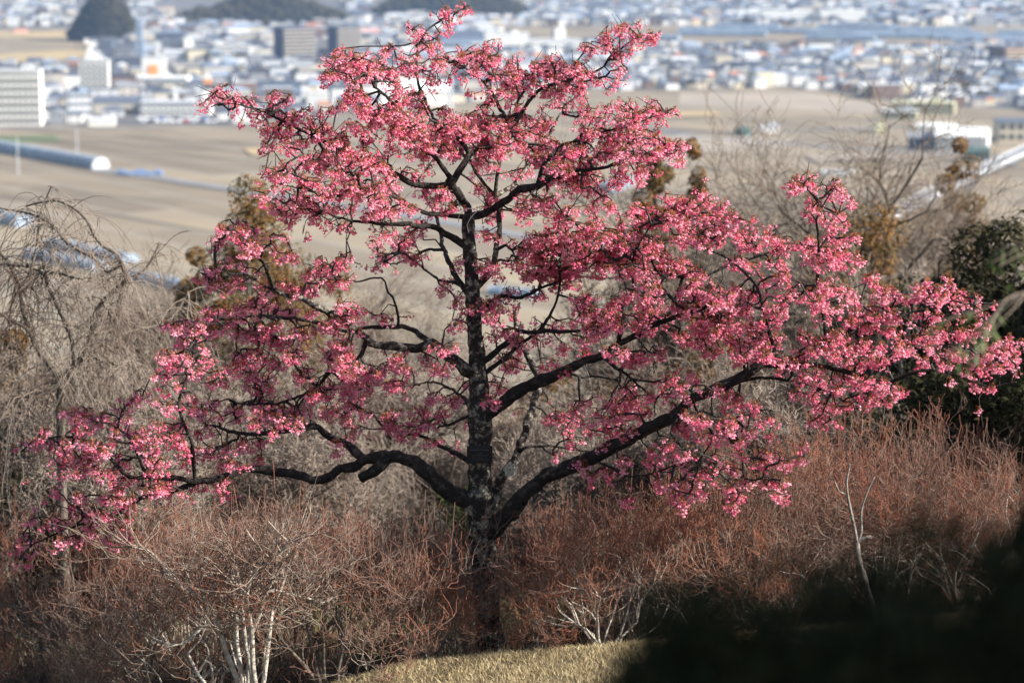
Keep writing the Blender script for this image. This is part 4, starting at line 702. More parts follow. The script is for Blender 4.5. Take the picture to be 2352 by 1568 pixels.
g_e = 'dark evergreens on the right'
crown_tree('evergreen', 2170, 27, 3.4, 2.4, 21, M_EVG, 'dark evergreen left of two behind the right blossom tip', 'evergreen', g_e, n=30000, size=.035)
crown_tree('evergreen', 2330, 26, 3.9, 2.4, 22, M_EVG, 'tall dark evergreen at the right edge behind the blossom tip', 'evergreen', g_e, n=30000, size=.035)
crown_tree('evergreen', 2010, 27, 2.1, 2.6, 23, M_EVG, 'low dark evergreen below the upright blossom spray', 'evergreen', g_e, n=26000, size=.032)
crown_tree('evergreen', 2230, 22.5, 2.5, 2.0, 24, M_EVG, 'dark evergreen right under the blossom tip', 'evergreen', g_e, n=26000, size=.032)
crown_tree('evergreen', 420, 28, 1.7, 2.4, 25, M_EVG, 'green bush low behind the left weeping tree', 'evergreen', 'green bushes low on the slope', n=8000, size=.04)
crown_tree('evergreen', 1120, 25.5, 1.0, 1.6, 26, mat('olive_leaf', (.10, .11, .03), .8, (.055, .07, .02), 4, transl=.2), 'olive bush behind the trunk foot', 'evergreen', 'green bushes low on the slope', n=7000, size=.035)
crown_tree('evergreen', 1370, 24, .9, 1.6, 27, MATS['olive_leaf'], 'olive bush just right of the trunk under the low limb', 'evergreen', 'green bushes low on the slope', n=7000, size=.035)
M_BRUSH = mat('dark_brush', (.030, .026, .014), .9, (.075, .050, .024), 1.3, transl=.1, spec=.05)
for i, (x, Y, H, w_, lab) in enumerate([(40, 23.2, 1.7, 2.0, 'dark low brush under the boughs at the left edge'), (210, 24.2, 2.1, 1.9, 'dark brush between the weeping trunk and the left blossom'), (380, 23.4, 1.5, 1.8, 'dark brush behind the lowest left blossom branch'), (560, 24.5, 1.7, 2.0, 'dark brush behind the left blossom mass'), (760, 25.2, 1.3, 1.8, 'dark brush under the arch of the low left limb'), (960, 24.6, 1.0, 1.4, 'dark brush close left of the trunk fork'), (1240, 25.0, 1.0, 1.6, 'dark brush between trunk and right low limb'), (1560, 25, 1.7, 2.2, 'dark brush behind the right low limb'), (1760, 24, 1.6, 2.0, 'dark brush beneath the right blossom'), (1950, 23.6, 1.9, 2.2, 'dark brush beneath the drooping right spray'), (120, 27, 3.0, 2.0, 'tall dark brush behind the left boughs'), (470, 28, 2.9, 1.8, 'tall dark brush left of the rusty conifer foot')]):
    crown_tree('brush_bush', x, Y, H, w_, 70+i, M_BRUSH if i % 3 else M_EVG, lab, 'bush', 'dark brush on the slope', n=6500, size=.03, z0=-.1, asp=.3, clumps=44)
# out of focus leafy hump close to the camera, lower right
g_h = 'dark leafy bushes close to the camera'
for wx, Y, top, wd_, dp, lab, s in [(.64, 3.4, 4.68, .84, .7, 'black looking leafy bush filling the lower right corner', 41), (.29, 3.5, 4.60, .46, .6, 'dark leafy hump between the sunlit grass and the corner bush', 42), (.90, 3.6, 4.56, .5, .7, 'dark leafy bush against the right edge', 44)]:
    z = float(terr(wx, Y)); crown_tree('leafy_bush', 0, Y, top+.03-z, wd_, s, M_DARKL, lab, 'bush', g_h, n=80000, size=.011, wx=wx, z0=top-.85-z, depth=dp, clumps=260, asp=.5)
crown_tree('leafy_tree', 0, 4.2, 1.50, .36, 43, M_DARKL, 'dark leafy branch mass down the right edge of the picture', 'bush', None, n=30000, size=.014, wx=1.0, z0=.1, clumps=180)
# unseen evergreens added out of frame to throw the shade on the right
for wx, Y, H, wd_, s, lab in [(4.3, 2.6, 6.0, 4.6, 51, 'unseen evergreen added for shade beyond the right edge near the camera'), (8.6, 13.6, 3.4, 3.0, 52, 'unseen evergreen added for shade beyond the right edge beside the mound'), (10, 19.5, 4.6, 3.4, 53, 'unseen evergreen added for shade beyond the right edge behind the shrubs'), (11, 24, 5.5, 4.0, 54, 'unseen evergreen added for shade beyond the right edge down the slope')]:
    crown_tree('shade_evergreen', 0, Y, H, wd_, s, M_EVG, lab, 'tree', 'unseen evergreens added for shade on the right', n=14000, size=.10, wx=wx, asp=.6, clumps=50)
# willowy sprays with light leaves in front on the right
for (x, y, Y, s, lab) in [(2215, 860, 9.0, 61, 'light green leafy sprig hanging over the right limb end'), (2330, 690, 9.5, 62, 'light green leafy sprig at the right edge')]:
    p0 = W(x+150, y-190, Y); S = []; g = np.random.default_rng(s); lv = []
    for k in range(5):
        p = p0.copy(); d = np.array([-.75, 0, -.35])+g.normal(size=3)*.25
        for i in range(7):
            d = d+g.normal(size=3)*.12+np.array([0, 0, -.08]); d /= np.linalg.norm(d); p2 = p+d*.055; S.append((p-p0, p2-p0)); p = p2
            if i > 2: lv += [p-p0]*2
    S = np.array(S); lv = np.array(lv); o = obj('leafy_sprig', None, loc=p0)
    V, q = frusta(S[:, 0], S[:, 1], np.full(len(S), .003), np.full(len(S), .002), 4); obj('stem', mesh('stem', V, [(q, 0)], [M_BRN]), o)
    n = len(lv); d = np.stack([g.normal(size=n)*.4, g.normal(size=n)*.4, -np.ones(n)], 1); d /= np.linalg.norm(d, axis=1, keepdims=True); u = np.cross(d, g.normal(size=(n, 3))); u /= np.linalg.norm(u, axis=1, keepdims=True)
    V = np.stack([lv, lv+d*.028+u*.008, lv+d*.06, lv+d*.028-u*.008], 1).reshape(-1, 3); obj('leaves', mesh('leaves', V, [((np.arange(n)*4)[:, None]+np.arange(4)[None], 0)], [M_LGT]), o)
    tag(o, lab, 'sprig')
# ================================================================== the plain
def plain_mat():
    m = bpy.data.materials.new('field_soil'); m.use_nodes = True; t = m.node_tree; b = t.nodes['Principled BSDF']; b.inputs['Roughness'].default_value = 1; b.inputs['Specular IOR Level'].default_value = .05
    g = t.nodes.new('ShaderNodeNewGeometry'); mp = t.nodes.new('ShaderNodeMapping'); mp.inputs['Rotation'].default_value = (0, 0, FANG)
    t.links.new(g.outputs['Position'], mp.inputs[0])
    br = t.nodes.new('ShaderNodeTexBrick'); br.inputs['Scale'].default_value = 1; br.inputs['Brick Width'].default_value = 95; br.inputs['Row Height'].default_value = 21
    br.inputs['Mortar Size'].default_value = .9; br.inputs['Bias'].default_value = 0; br.inputs['Color1'].default_value = (.175, .143, .108, 1); br.inputs['Color2'].default_value = (.32, .26, .18, 1); br.inputs['Mortar'].default_value = (.30, .28, .24, 1)
    t.links.new(mp.outputs[0], br.inputs[0])
    n = t.nodes.new('ShaderNodeTexNoise'); n.inputs['Scale'].default_value = .018; n.inputs['Detail'].default_value = 6; t.links.new(mp.outputs[0], n.inputs[0])
    w_ = t.nodes.new('ShaderNodeMapping'); w_.inputs['Rotation'].default_value = (0, 0, FANG); w_.inputs['Scale'].default_value = (.004, .35, 1); t.links.new(g.outputs['Position'], w_.inputs[0])
    n2 = t.nodes.new('ShaderNodeTexNoise'); n2.inputs['Scale'].default_value = 1; n2.inputs['Detail'].default_value = 3; t.links.new(w_.outputs[0], n2.inputs[0])
    r = t.nodes.new('ShaderNodeValToRGB'); r.color_ramp.elements[0].position = .35; r.color_ramp.elements[1].position = .65; r.color_ramp.elements[0].color = (.215, .175, .13, 1); r.color_ramp.elements[1].color = (.315, .255, .185, 1)
    t.links.new(n.outputs[0], r.inputs[0])
    mx = t.nodes.new('ShaderNodeMix'); mx.data_type = 'RGBA'; mx.inputs[0].default_value = .75; t.links.new(r.outputs[0], mx.inputs[6]); t.links.new(br.outputs[0], mx.inputs[7])
    m2 = t.nodes.new('ShaderNodeMix'); m2.data_type = 'RGBA'; m2.blend_type = 'MULTIPLY'; m2.inputs[0].default_value = .5; t.links.new(mx.outputs[2], m2.inputs[6])
    r2 = t.nodes.new('ShaderNodeValToRGB'); r2.color_ramp.elements[0].position = .3; r2.color_ramp.elements[1].position = .7; r2.color_ramp.elements[0].color = (.55, .55, .58, 1); r2.color_ramp.elements[1].color = (1.1, 1.08, 1.0, 1); t.links.new(n2.outputs[0], r2.inputs[0]); t.links.new(r2.outputs[0], m2.inputs[7])
    t.links.new(m2.outputs[2], b.inputs['Base Color']); return m
a0, a1 = G(0, 345), G(238, 392); FANG = -math.atan2(a1[1]-a0[1], a1[0]-a0[0])
def sheet(name, pts, z, mt, lab=None, kind='structure'):
    V = np.array([[p[0], p[1], z] for p in pts]); me = mesh(name, V, [([list(range(len(V)))], 0)], [mt]); o = obj(name, me)
    if me.polygons[0].normal.z < 0: me.flip_normals()
    return tag(o, lab, kind=kind)
sheet('plain', [(-5000, -1000), (5000, -1000), (5000, 6200), (-5000, 6200)], PLAIN, plain_mat(), 'wide plain of bare brown winter fields')
def gp(s): return [G(*p)[:2] for p in s]
M_TG = mat('town_ground', (.07, .072, .08), .95, (.17, .155, .14), .03)
M_ROAD = mat('road_grey', (.22, .225, .24), .9, (.17, .175, .19), .2)
M_TAN = mat('tan_field', (.42, .31, .16), 1, (.30, .23, .13), .03)
M_PALE = mat('pale_field', (.34, .28, .21), 1, (.25, .21, .17), .02)
M_GRN = mat('green_field', (.09, .13, .05), 1, (.13, .14, .07), .05)
TOWN = [(-300, 288), (240, 290), (520, 286), (700, 268), (900, 252), (1060, 240), (1240, 205), (1560, 208), (1800, 200), (1900, 210), (2080, 238), (2500, 262), (2700, 118), (2352, 112), (1560, 112), (1250, 95), (1150, 62), (1600, 58), (2352, 60), (2700, 60), (2700, -40), (-300, -40), (-300, 66), (200, 66), (215, 135), (-300, 150)]
sheet('town_pavement', gp(TOWN), PLAIN+.06, M_TG, 'grey streets and yards under the town')
sheet('tan_field', gp([(-60, 128), (205, 112), (215, 136), (-60, 148)]), PLAIN+.12, M_TAN, 'golden dry field left of the radio mast')
sheet('tan_strip', gp([(-60, 74), (160, 74), (165, 86), (-60, 88)]), PLAIN+.12, M_TAN, 'narrow golden field at the far left')
sheet('green_field', gp([(-30, 312), (120, 310), (150, 326), (-30, 330)]), PLAIN+.12, M_GRN, 'small green field beside the long greenhouse')
sheet('pale_field', gp([(1280, 330), (1560, 312), (1820, 316), (1800, 342), (1300, 360)]), PLAIN+.12, M_PALE, 'pale pinkish field right of the crown')
sheet('pale_strip', gp([(1560, 215), (1850, 212), (2060, 246), (2050, 262), (1560, 244)]), PLAIN+.12, M_PALE, 'pale field below the dense houses')
sheet('school_ground', gp([(2000, 152), (2160, 158), (2150, 172), (1990, 168)]), PLAIN+.18, M_PALE, 'bare sports ground among the houses')
def strip(name, pts, wm, z, mt, lab):
    P = np.array([G(*p)[:2] for p in pts]); T = np.gradient(P, axis=0); T /= np.linalg.norm(T, axis=1, keepdims=True); N = np.stack([-T[:, 1], T[:, 0]], 1)*wm/2
    V = np.vstack([np.c_[P+N, np.full(len(P), z)], np.c_[P-N, np.full(len(P), z)]]); n = len(P)
    me = mesh(name, V, [([[i, i+1, n+i+1, n+i] for i in range(n-1)], 0)], [mt])
    if me.polygons[0].normal.z < 0: me.flip_normals()
    return tag(obj(name, me), lab, kind='structure')
strip('road', [(-200, 300), (300, 296), (700, 282), (1000, 262), (1300, 262), (1600, 316), (2100, 352), (2500, 372)], 5, PLAIN+.24, M_ROAD, 'field road along the foot of the town')
strip('farm_road', [(215, 390), (380, 412), (600, 446), (900, 490), (1300, 560)], 6, PLAIN+.24, M_ROAD, 'pale farm road running down from the long greenhouse')
strip('footpath', [(1500, 300), (1700, 305), (1900, 300), (2100, 290)], 4, PLAIN+.3, M_ROAD, 'farm track across the pale field')
rs = np.random.default_rng(12)
for i, (x0, y0, x1, y1) in enumerate([(0, 300, 560, 330), (0, 316, 640, 356), (80, 330, 700, 380), (0, 420, 420, 470), (0, 450, 520, 540), (260, 400, 700, 470), (1280, 270, 1900, 282), (1240, 292, 1700, 306), (1400, 350, 2000, 368), (1350, 380, 1900, 400)]):
    strip('ditch', [(x0+(x1-x0)*t, y0+(y1-y0)*t) for t in np.linspace(0, 1, 5)], rs.uniform(.8, 1.7), PLAIN+.34+i*.02, mat('ditch_soil' if i % 3 else 'ditch_weed', (.075, .062, .05) if i % 3 else (.13, .12, .06), 1), 'dark ditch line between the winter fields')
for i, pts in enumerate([[(560, 345), (640, 340), (660, 352), (580, 360)], [(1420, 262), (1640, 258), (1660, 268), (1430, 274)], [(1850, 360), (2020, 352), (2060, 366), (1880, 378)]]):
    sheet('field_patch', gp(pts), PLAIN+.60+.04*i, [M_TAN, M_TAN, M_PALE][i], 'field patch of a different winter colour')
# raised road on the right
rp = np.array([G(*p) for p in [(1960, 560), (2060, 520), (2140, 476), (2230, 430), (2330, 384), (2420, 340)]]); rp[:, 2] += 5
T = np.gradient(rp, axis=0); T /= np.linalg.norm(T, axis=1, keepdims=True); N = np.stack([-T[:, 1], T[:, 0], 0*T[:, 0]], 1)
def ribbon(off0, off1, z0, z1):
    n = len(rp); V = np.vstack([rp+N*off0+[0, 0, z0], rp+N*off1+[0, 0, z0], rp+N*off1+[0, 0, z1], rp+N*off0+[0, 0, z1]]); Q = []
    for i in range(n-1):
        for a in range(4): b = (a+1) % 4; Q.append([a*n+i, a*n+i+1, b*n+i+1, b*n+i])
    Q += [[0, n, 2*n, 3*n], [n-1, 2*n-1, 3*n-1, 4*n-1]]
    return V, Q
ro = obj('raised_road', None, loc=rp[2]); tag(ro, 'pale raised roadway slanting down at the right over the fields', 'roadway')
for nm, a, col in [('deck', (-3, 3, -.8, 0), (.27, .27, .28)), ('parapet', (3.002, 3.3, -1, 1.0), (.36, .37, .39)), ('parapet', (-3.3, -3.002, -1, 1.0), (.36, .37, .39))]:
    V, Q = ribbon(*a); part(nm, mesh(nm, V, [(Q, 0)], [mat('concrete_%d' % int(col[0]*100), col, .9)]), ro, rp[2])
for i in range(len(rp)):
    mb = MB().box(rp[i]+[0, 0, -3.4], (3, 1.6, 5.0)); part('pier', mb.build('pier', [MATS['concrete_27']]), ro, rp[2])

# ================================================================== buildings
def C(*c): return c
WIN = mat('window_glass', (.045, .055, .075), .25, spec=.6)
WC = {'white': (.70, .69, .66), 'cream': (.58, .51, .38), 'grey': (.22, .23, .25), 'beige': (.46, .42, .37), 'orange': (.78, .32, .10), 'brown': (.16, .11, .09), 'dark': (.055, .06, .08), 'blue': (.12, .20, .36), 'pink': (.72, .42, .36), 'lightgrey': (.50, .51, .53), 'green': (.07, .12, .11), 'slate': (.10, .115, .15), 'taupe': (.20, .18, .165), 'yellow': (.58, .55, .36), 'teal': (.20, .36, .44), 'brick': (.42, .20, .12), 'end_shade': (.07, .08, .13), 'paleblue': (.24, .30, .39)}
def wm(c): return mat('wall_'+c, WC[c], .85)
def rm(c): return mat('roof_'+c, WC[c], .6)
winmesh = MB().box((0, 0, 0), (1, .12, 1)).build('window', [WIN])
balmesh = {}
def building(name, lab, x0, x1, yt, yb, wall='white', roof='lightgrey', rows=0, cols=0, kind='flat', depth=None, yaw=None, side=None, balc=False, cat='building', grp=None, zb=0):
    c0, c1 = G(x0, yb), G(x1, yb); D = c0[1]; s = D/F*1.0
    wd_ = (x1-x0)*s; h = (yb-yt)*s; dp = depth or max(8, min(wd_*.5, 30)); yw = .12 if yaw is None else yaw
    cx = (c0[0]+c1[0])/2; base = (cx, D+dp/2, PLAIN+zb); o = obj(name, None, loc=base, rz=yw)
    wmb = MB()
    if kind == 'flat':
        wmb.box((0, 0, h/2-.5), (wd_, dp, h+1)); rb = MB().box((0, 0, h+.25), (wd_+.5, dp+.5, .5)); rb.box((wd_*.2, 0, h+1.5), (min(5, wd_*.3), min(4, dp*.4), 2))
    else:
        hr = min(h*.35, dp*.3); hw = h-hr; wmb.box((0, 0, hw/2-.5), (wd_, dp, hw+1))
        x, y = wd_/2+.4, dp/2+.5; ridge = x if kind == 'gable' else x*.55
        V = [[-x, -y, hw+.05], [x, -y, hw+.05], [x, y, hw+.05], [-x, y, hw+.05], [-ridge, 0, h], [ridge, 0, h]]
        rb = MB().add(V, [[0, 1, 5, 4], [2, 3, 4, 5]]); rb.more([[1, 2, 5], [3, 0, 4]]); rb.more([[3, 2, 1, 0]])
        if kind == 'arch': 
            rb = MB(); n = 9; A = [(-y*math.cos(math.pi*i/(n-1)), hw+.02+hr*math.sin(math.pi*i/(n-1))) for i in range(n)]
            V = [[sx, a, b] for sx in (-x, x) for a, b in A]; rb.add(V, [[i, i+1, n+i+1, n+i] for i in range(n-1)]+[[0, n-1, 2*n-1, n]]); rb.more([list(range(n))]); rb.more([list(range(2*n-1, n-1, -1))])
        h = hw
    obj('wall', wmb.build('wall', [wm(wall)]), o); obj('roof', rb.build('roof', [rm(roof)]), o)
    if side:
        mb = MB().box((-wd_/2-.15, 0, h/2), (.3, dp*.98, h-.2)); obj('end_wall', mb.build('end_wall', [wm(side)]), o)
    if rows:
        fh, fw = h/rows, wd_/cols
        for r_ in range(rows):
            if balc:
                me = MB().box((0, 0, 0), (wd_*.97, 1.3, fh*.26)).build('balcony', [wm('white' if balc is True else balc)]); obj('balcony', me, o, loc=(0, -dp/2-.65, (r_+.18)*fh))
            if balc is True and r_ == 0:
                fin = MB(); nb_ = cols+1
                for c in range(nb_): fin.box((-wd_*.485+wd_*.97*c/cols, -dp/2-.7, h/2), (.45, 1.45, h*.98))
                obj('balcony_dividers', fin.build('balcony_dividers', [wm('white' if balc is True else balc)]), o)
            for c in range(cols):
                obj('window', winmesh, o, loc=(-wd_/2+(c+.5)*fw, -dp/2-.04, (r_+.6)*fh), sc=(fw*.62, 1, fh*.5))
    tag(o, lab, cat, grp); return o
gB = 'larger buildings of the town'
b = lambda *a, **k: building('building', *a, grp=gB, **k)
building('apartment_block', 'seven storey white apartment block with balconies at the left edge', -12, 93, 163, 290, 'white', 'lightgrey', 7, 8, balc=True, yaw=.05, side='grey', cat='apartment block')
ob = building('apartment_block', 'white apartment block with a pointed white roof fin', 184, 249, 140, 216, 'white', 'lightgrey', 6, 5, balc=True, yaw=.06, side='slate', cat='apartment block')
s = G(200, 216)[1]/F; V = [[-22*s, -4, 76*s+.5], [10*s, -4, 76*s+.5], [-13*s, -4, 104*s]]; V += [[a, 0, c] for a, _, c in V]
obj('roof_fin', MB().add(V, [[0, 1, 4, 3], [1, 2, 5, 4], [2, 0, 3, 5]]).more([[0, 2, 1], [3, 4, 5]]).build('roof_fin', [wm('white')]), ob)
b('long low white hall with a blue base right of the finned block', 248, 428, 181, 204, 'white', 'white', 2, 14, yaw=.02, side='blue')
b('grey three storey block below the finned block', 151, 205, 214, 270, 'lightgrey', 'paleblue', 3, 4, yaw=.3)
b('dark roofed hall with an orange flash left of the warehouses', 215, 322, 222, 262, 'beige', 'slate', kind='gable', yaw=.1)
b('white warehouse behind the row of parked cars', 322, 480, 237, 265, 'white', 'lightgrey', 2, 12, yaw=.02)
b('low white shed at the field edge below the apartments', 202, 262, 270, 290, 'white', 'lightgrey', kind='gable', yaw=.1)
ob = b('cream block with a bright orange panel', 326, 380, 134, 180, 'white', 'lightgrey', yaw=.08)
s = G(350, 180)[1]/F; obj('orange_panel', MB().box((0, 0, 0), (22*s, .4, 27*s)).build('orange_panel', [wm('orange')]), ob, loc=(-2*s, -max(8, min(54*s*.5, 30))/2-.25, 17*s))
b('white hospital-like block with green bands', 497, 574, 106, 138, 'white', 'lightgrey', 4, 6, yaw=.05)
b('narrow tall white slab among grey blocks', 421, 443, 88, 132, 'white', 'lightgrey', yaw=.2, side='slate')
b('dark slate block left of the mast foot', 232, 256, 97, 136, 'slate', 'slate', 4, 2, yaw=.2)
b('grey slate office block below the mast', 259, 322, 131, 166, 'slate', 'grey', 4, 6, yaw=.15)
b('dark grey office block behind the mast', 262, 330, 102, 128, 'grey', 'slate', 3, 6, yaw=.15)
b('blue grey long roofed block right of the mast', 343, 425, 76, 104, 'slate', 'paleblue', 2, 7, yaw=.15)
b('grey block with a tall white stair tower', 375, 420, 97, 130, 'grey', 'slate', 3, 4, yaw=.15)
building('tower_block', 'tall brown tower block with striped balconies, left of two', 636, 712, 66, 150, 'taupe', 'slate', 10, 7, balc='beige', yaw=.45, side='end_shade', depth=19, cat='tower block')  # left end wall coloured dark to paint in its shaded side
building('tower_block', 'tall brown tower block with striped balconies, right of two', 760, 818, 64, 132, 'taupe', 'slate', 10, 5, balc='beige', yaw=.45, side='end_shade', depth=19, cat='tower block')  # left end darkened by colour too, away from the sun
b('building with an orange and white sign panel beside the towers', 824, 872, 66, 98, 'pink', 'lightgrey', yaw=.05)
b('bright white box store left of the crown', 705, 752, 214, 252, 'white', 'white', yaw=.03, side='paleblue')
b('white box store with a blue side at the field edge', 534, 600, 254, 283, 'white', 'lightgrey', yaw=.03, side='blue')
b('long white shop roof above the left blossom tip', 450, 552, 202, 220, 'white', 'lightgrey', kind='gable', yaw=.03)
b('orange fronted shop above the left blossom tip', 452, 482, 182, 200, 'orange', 'white', yaw=.03)
b('grey blue hall behind the upper left blossom', 590, 690, 190, 226, 'paleblue', 'slate', 2, 8, yaw=.1)
b('big white hall seen through the top of the crown', 866, 1035, 190, 246, 'white', 'white', kind='gable', yaw=.03, depth=35)
b('bright white factory hall right of the highest branch', 1113, 1214, 80, 118, 'white', 'white', yaw=.05)
b('long blue grey factory roof behind the highest branch', 1012, 1112, 74, 102, 'paleblue', 'slate', kind='gable', yaw=.03, depth=40)
b('long white roofed factory wing toward the right', 1216, 1334, 94, 112, 'white', 'lightgrey', yaw=.03)
b('narrow white silo house with a blue side', 1272, 1297, 67, 92, 'white', 'white', yaw=.2, side='blue')
b('white factory with long sunlit front, left of two at top right', 1750, 1866, 28, 48, 'white', 'white', yaw=.03)
b('white factory with long sunlit front, right of two at top right', 1884, 1988, 26, 50, 'white', 'white', yaw=.03)
b('red roofed works left of the white factories', 1810, 1860, 22, 34, 'pink', 'pink', yaw=.05) if 0 else None
b('pale works building with red roof at the top right', 1668, 1742, 26, 42, 'pink', 'lightgrey', kind='gable', yaw=.05)
b('white block standing behind the right white factory', 1982, 2048, 8, 26, 'white', 'lightgrey', 3, 4, yaw=.1)
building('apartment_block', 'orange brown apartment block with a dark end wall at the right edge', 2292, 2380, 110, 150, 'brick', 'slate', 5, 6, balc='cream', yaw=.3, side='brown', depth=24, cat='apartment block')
b('long pale yellow school building at the right', 2056, 2198, 238, 262, 'yellow', 'yellow', 2, 12, yaw=-.22, depth=14)
b('lower pale yellow wing in front of the school building', 2030, 2110, 258, 276, 'yellow', 'lightgrey', 1, 7, yaw=-.22, depth=10)
b('white works building with two gables at right', 2163, 2280, 296, 348, 'white', 'white', kind='gable', yaw=-.25, depth=22)
b('grey roofed shed left of the white works building', 2088, 2165, 304, 342, 'slate', 'grey', kind='gable', yaw=-.2)
b('dark green arched shed in front of the white works building', 2216, 2274, 338, 372, 'green', 'green', kind='arch', yaw=-.1)
b('cream warehouse with dark roof at the right edge', 2300, 2420, 284, 328, 'cream', 'slate', 2, 6, yaw=-.1, depth=25)
b('white barn behind the two gabled works', 2110, 2200, 284, 300, 'white', 'white', kind='gable', yaw=-.2)
b('small yellow shed on the pale field', 2010, 2034, 290, 306, 'yellow', 'yellow', yaw=0)
b('white hut beside the small round tank', 1748, 1790, 294, 306, 'white', 'lightgrey', yaw=0)
b('low white roofed hut in the middle right field', 1890, 1960, 392, 404, 'white', 'lightgrey', kind='gable', yaw=0)
b('small white house with red roof on the rise', 30, 62, 66, 76, 'pink', 'brick', kind='hip', yaw=.2)
# radio mast (lattice) and white pole
def lattice(lab, x, yt, yb, wb):
    p = G(x, yb); s = p[1]/F; H = (yb-yt)*s; mb = MB(); w0, w1 = wb*s/2, wb*s/5; A, B = [], []
    for sx, sy in ((1, 1), (1, -1), (-1, -1), (-1, 1)): A.append([sx*w0, sy*w0, 0]); B.append([sx*w1, sy*w1, H])
    n = 9; lv = [(w0+(w1-w0)*i/n, H*i/n) for i in range(n+1)]; cs = [(1, 1), (1, -1), (-1, -1), (-1, 1)]
    for i in range(n):
        for k in range(4):
            a, c = cs[k], cs[(k+1) % 4]; A.append([a[0]*lv[i][0], a[1]*lv[i][0], lv[i][1]]); B.append([c[0]*lv[i+1][0], c[1]*lv[i+1][0], lv[i+1][1]])
            A.append([c[0]*lv[i][0], c[1]*lv[i][0], lv[i][1]]); B.append([a[0]*lv[i+1][0], a[1]*lv[i+1][0], lv[i+1][1]])
            A.append([a[0]*lv[i+1][0], a[1]*lv[i+1][0], lv[i+1][1]]); B.append([c[0]*lv[i+1][0], c[1]*lv[i+1][0], lv[i+1][1]])
    V, q = frusta(A, B, np.full(len(A), .35), np.full(len(A), .3), 4); o = obj('lattice_mast', mesh('lattice_mast', V, [(q, 0)], [wm('paleblue')]), loc=p)
    tag(o, lab, 'mast')
lattice('blue grey lattice radio mast rising over the left part of town', 322, 46, 150, 26)
for lab, x, yt, yb, r in [('tall white pole seen through the top of the crown', 1036, 120, 262, .9), ('thin pale pole in front of the long greenhouse', 178, 300, 372, .25), ('thin pale pole at the left over the greenhouse', 42, 318, 400, .25), ('white lighting pole beside the finned block', 116, 160, 214, .5)]:
    p = G(x, yb); s = p[1]/F; H = (yb-yt)*s; V, q, t3 = tube(np.array([[0, 0, z] for z in np.linspace(0, H, 6)]), np.linspace(r, r*.7, 6), 8)
    mb = MB().add(V, q); mb.more(t3); mb.box((0, 0, H+.2), (r*2.4, r*2.4, .4)); tag(obj('pole', mb.build('pole', [wm('lightgrey')]), loc=p), lab, 'pole')
# ------------------------------------------------------------------ greenhouses
M_FILM = mat('greenhouse_film', (.20, .25, .31), .45, (.12, .165, .23), .12, spec=.5)
def greenhouse(lab, p0, p1, wd_, h, grp='plastic greenhouses on the plain', endc='paleblue'):
    A, B = G(*p0), G(*p1); L = math.hypot(B[0]-A[0], B[1]-A[1]); o = obj('greenhouse', None, loc=(A+B)/2, rz=math.atan2(B[1]-A[1], B[0]-A[0]))
    n = 11; pr = [(-wd_/2*math.cos(math.pi*i/(n-1)), h*(.35+.65*math.sin(math.pi*i/(n-1)))) for i in range(n)]; pr = [(-wd_/2, -.3)]+pr+[(wd_/2, -.3)]; n = len(pr)
    V = [[sx, a, c] for sx in (-L/2, L/2) for a, c in pr]
    obj('film_cover', MB().add(V, [[i, i+1, n+i+1, n+i] for i in range(n-1)]).build('film_cover', [M_FILM], False), o)
    for sx in (-1, 1):
        V = [[sx*(L/2+.05), a, c] for a, c in pr]; obj('end_wall', MB().add(V, [list(range(n))]).build('end_wall', [wm(endc)]), o)
    nr = min(30, int(L/6)+1); mb = MB()
    for i in range(nr+1):
        x = -L/2+L*i/nr; A_ = [[x, a*1.01, c*1.01+.02] for a, c in pr[:-1]]; B_ = [[x, a*1.01, c*1.01+.02] for a, c in pr[1:]]; V, q = frusta(A_, B_, np.full(n-1, .12), np.full(n-1, .12), 3); mb.add(V, q)
    obj('hoops', mb.build('hoops', [wm('lightgrey')], False), o); tag(o, lab, 'greenhouse', grp)
greenhouse('long tubular greenhouse with a white end lying in the left field', (-60, 336), (232, 388), 7.5, 4.6, endc='lightgrey')
greenhouse('greenhouse roof behind the weeping twigs at the left edge', (-60, 494), (58, 520), 7, 4)
greenhouse('greenhouse behind the weeping twigs, nearest of the left cluster', (70, 590), (230, 622), 5.5, 2.8)
greenhouse('greenhouse behind the weeping twigs, second of the left cluster', (120, 566), (300, 604), 5.5, 2.8)
greenhouse('greenhouse partly hidden by twigs and blossom at left', (300, 640), (470, 676), 5.5, 2.8)
greenhouse('greenhouse seen between the blossoms right of the trunk', (1130, 674), (1230, 684), 5, 2.2)
greenhouse('small bluish greenhouse right of the crown', (1383, 446), (1433, 424), 8, 4)
gi = 0
for (x0, x1, y) in [(1560, 1700, 74), (1560, 1760, 82), (1700, 1900, 76), (1860, 2050, 80), (1960, 2150, 88), (2070, 2260, 84), (2150, 2352, 92), (2190, 2400, 100), (1880, 2060, 66), (1410, 1560, 92), (1850, 2010, 92), (2290, 2480, 82), (1640, 1790, 66), (2040, 2230, 74)]:
    gi += 1; side = ['in the far strip of glasshouses at upper right']*14
    greenhouse('long pale greenhouse in the far bluish strip, ' + ['nearest the crown', 'below the first one', 'under the left white factory', 'under the right white factory', 'lowest in the middle', 'right of the middle', 'lowest toward the right', 'lowest at the right edge', 'highest in the middle', 'touching the right crown tip', 'just above the dense houses', 'topmost at the right edge', 'highest on the left', 'highest toward the right'][gi-1], (x0, y), (x1, y+2), 9, 5, 'far greenhouses')
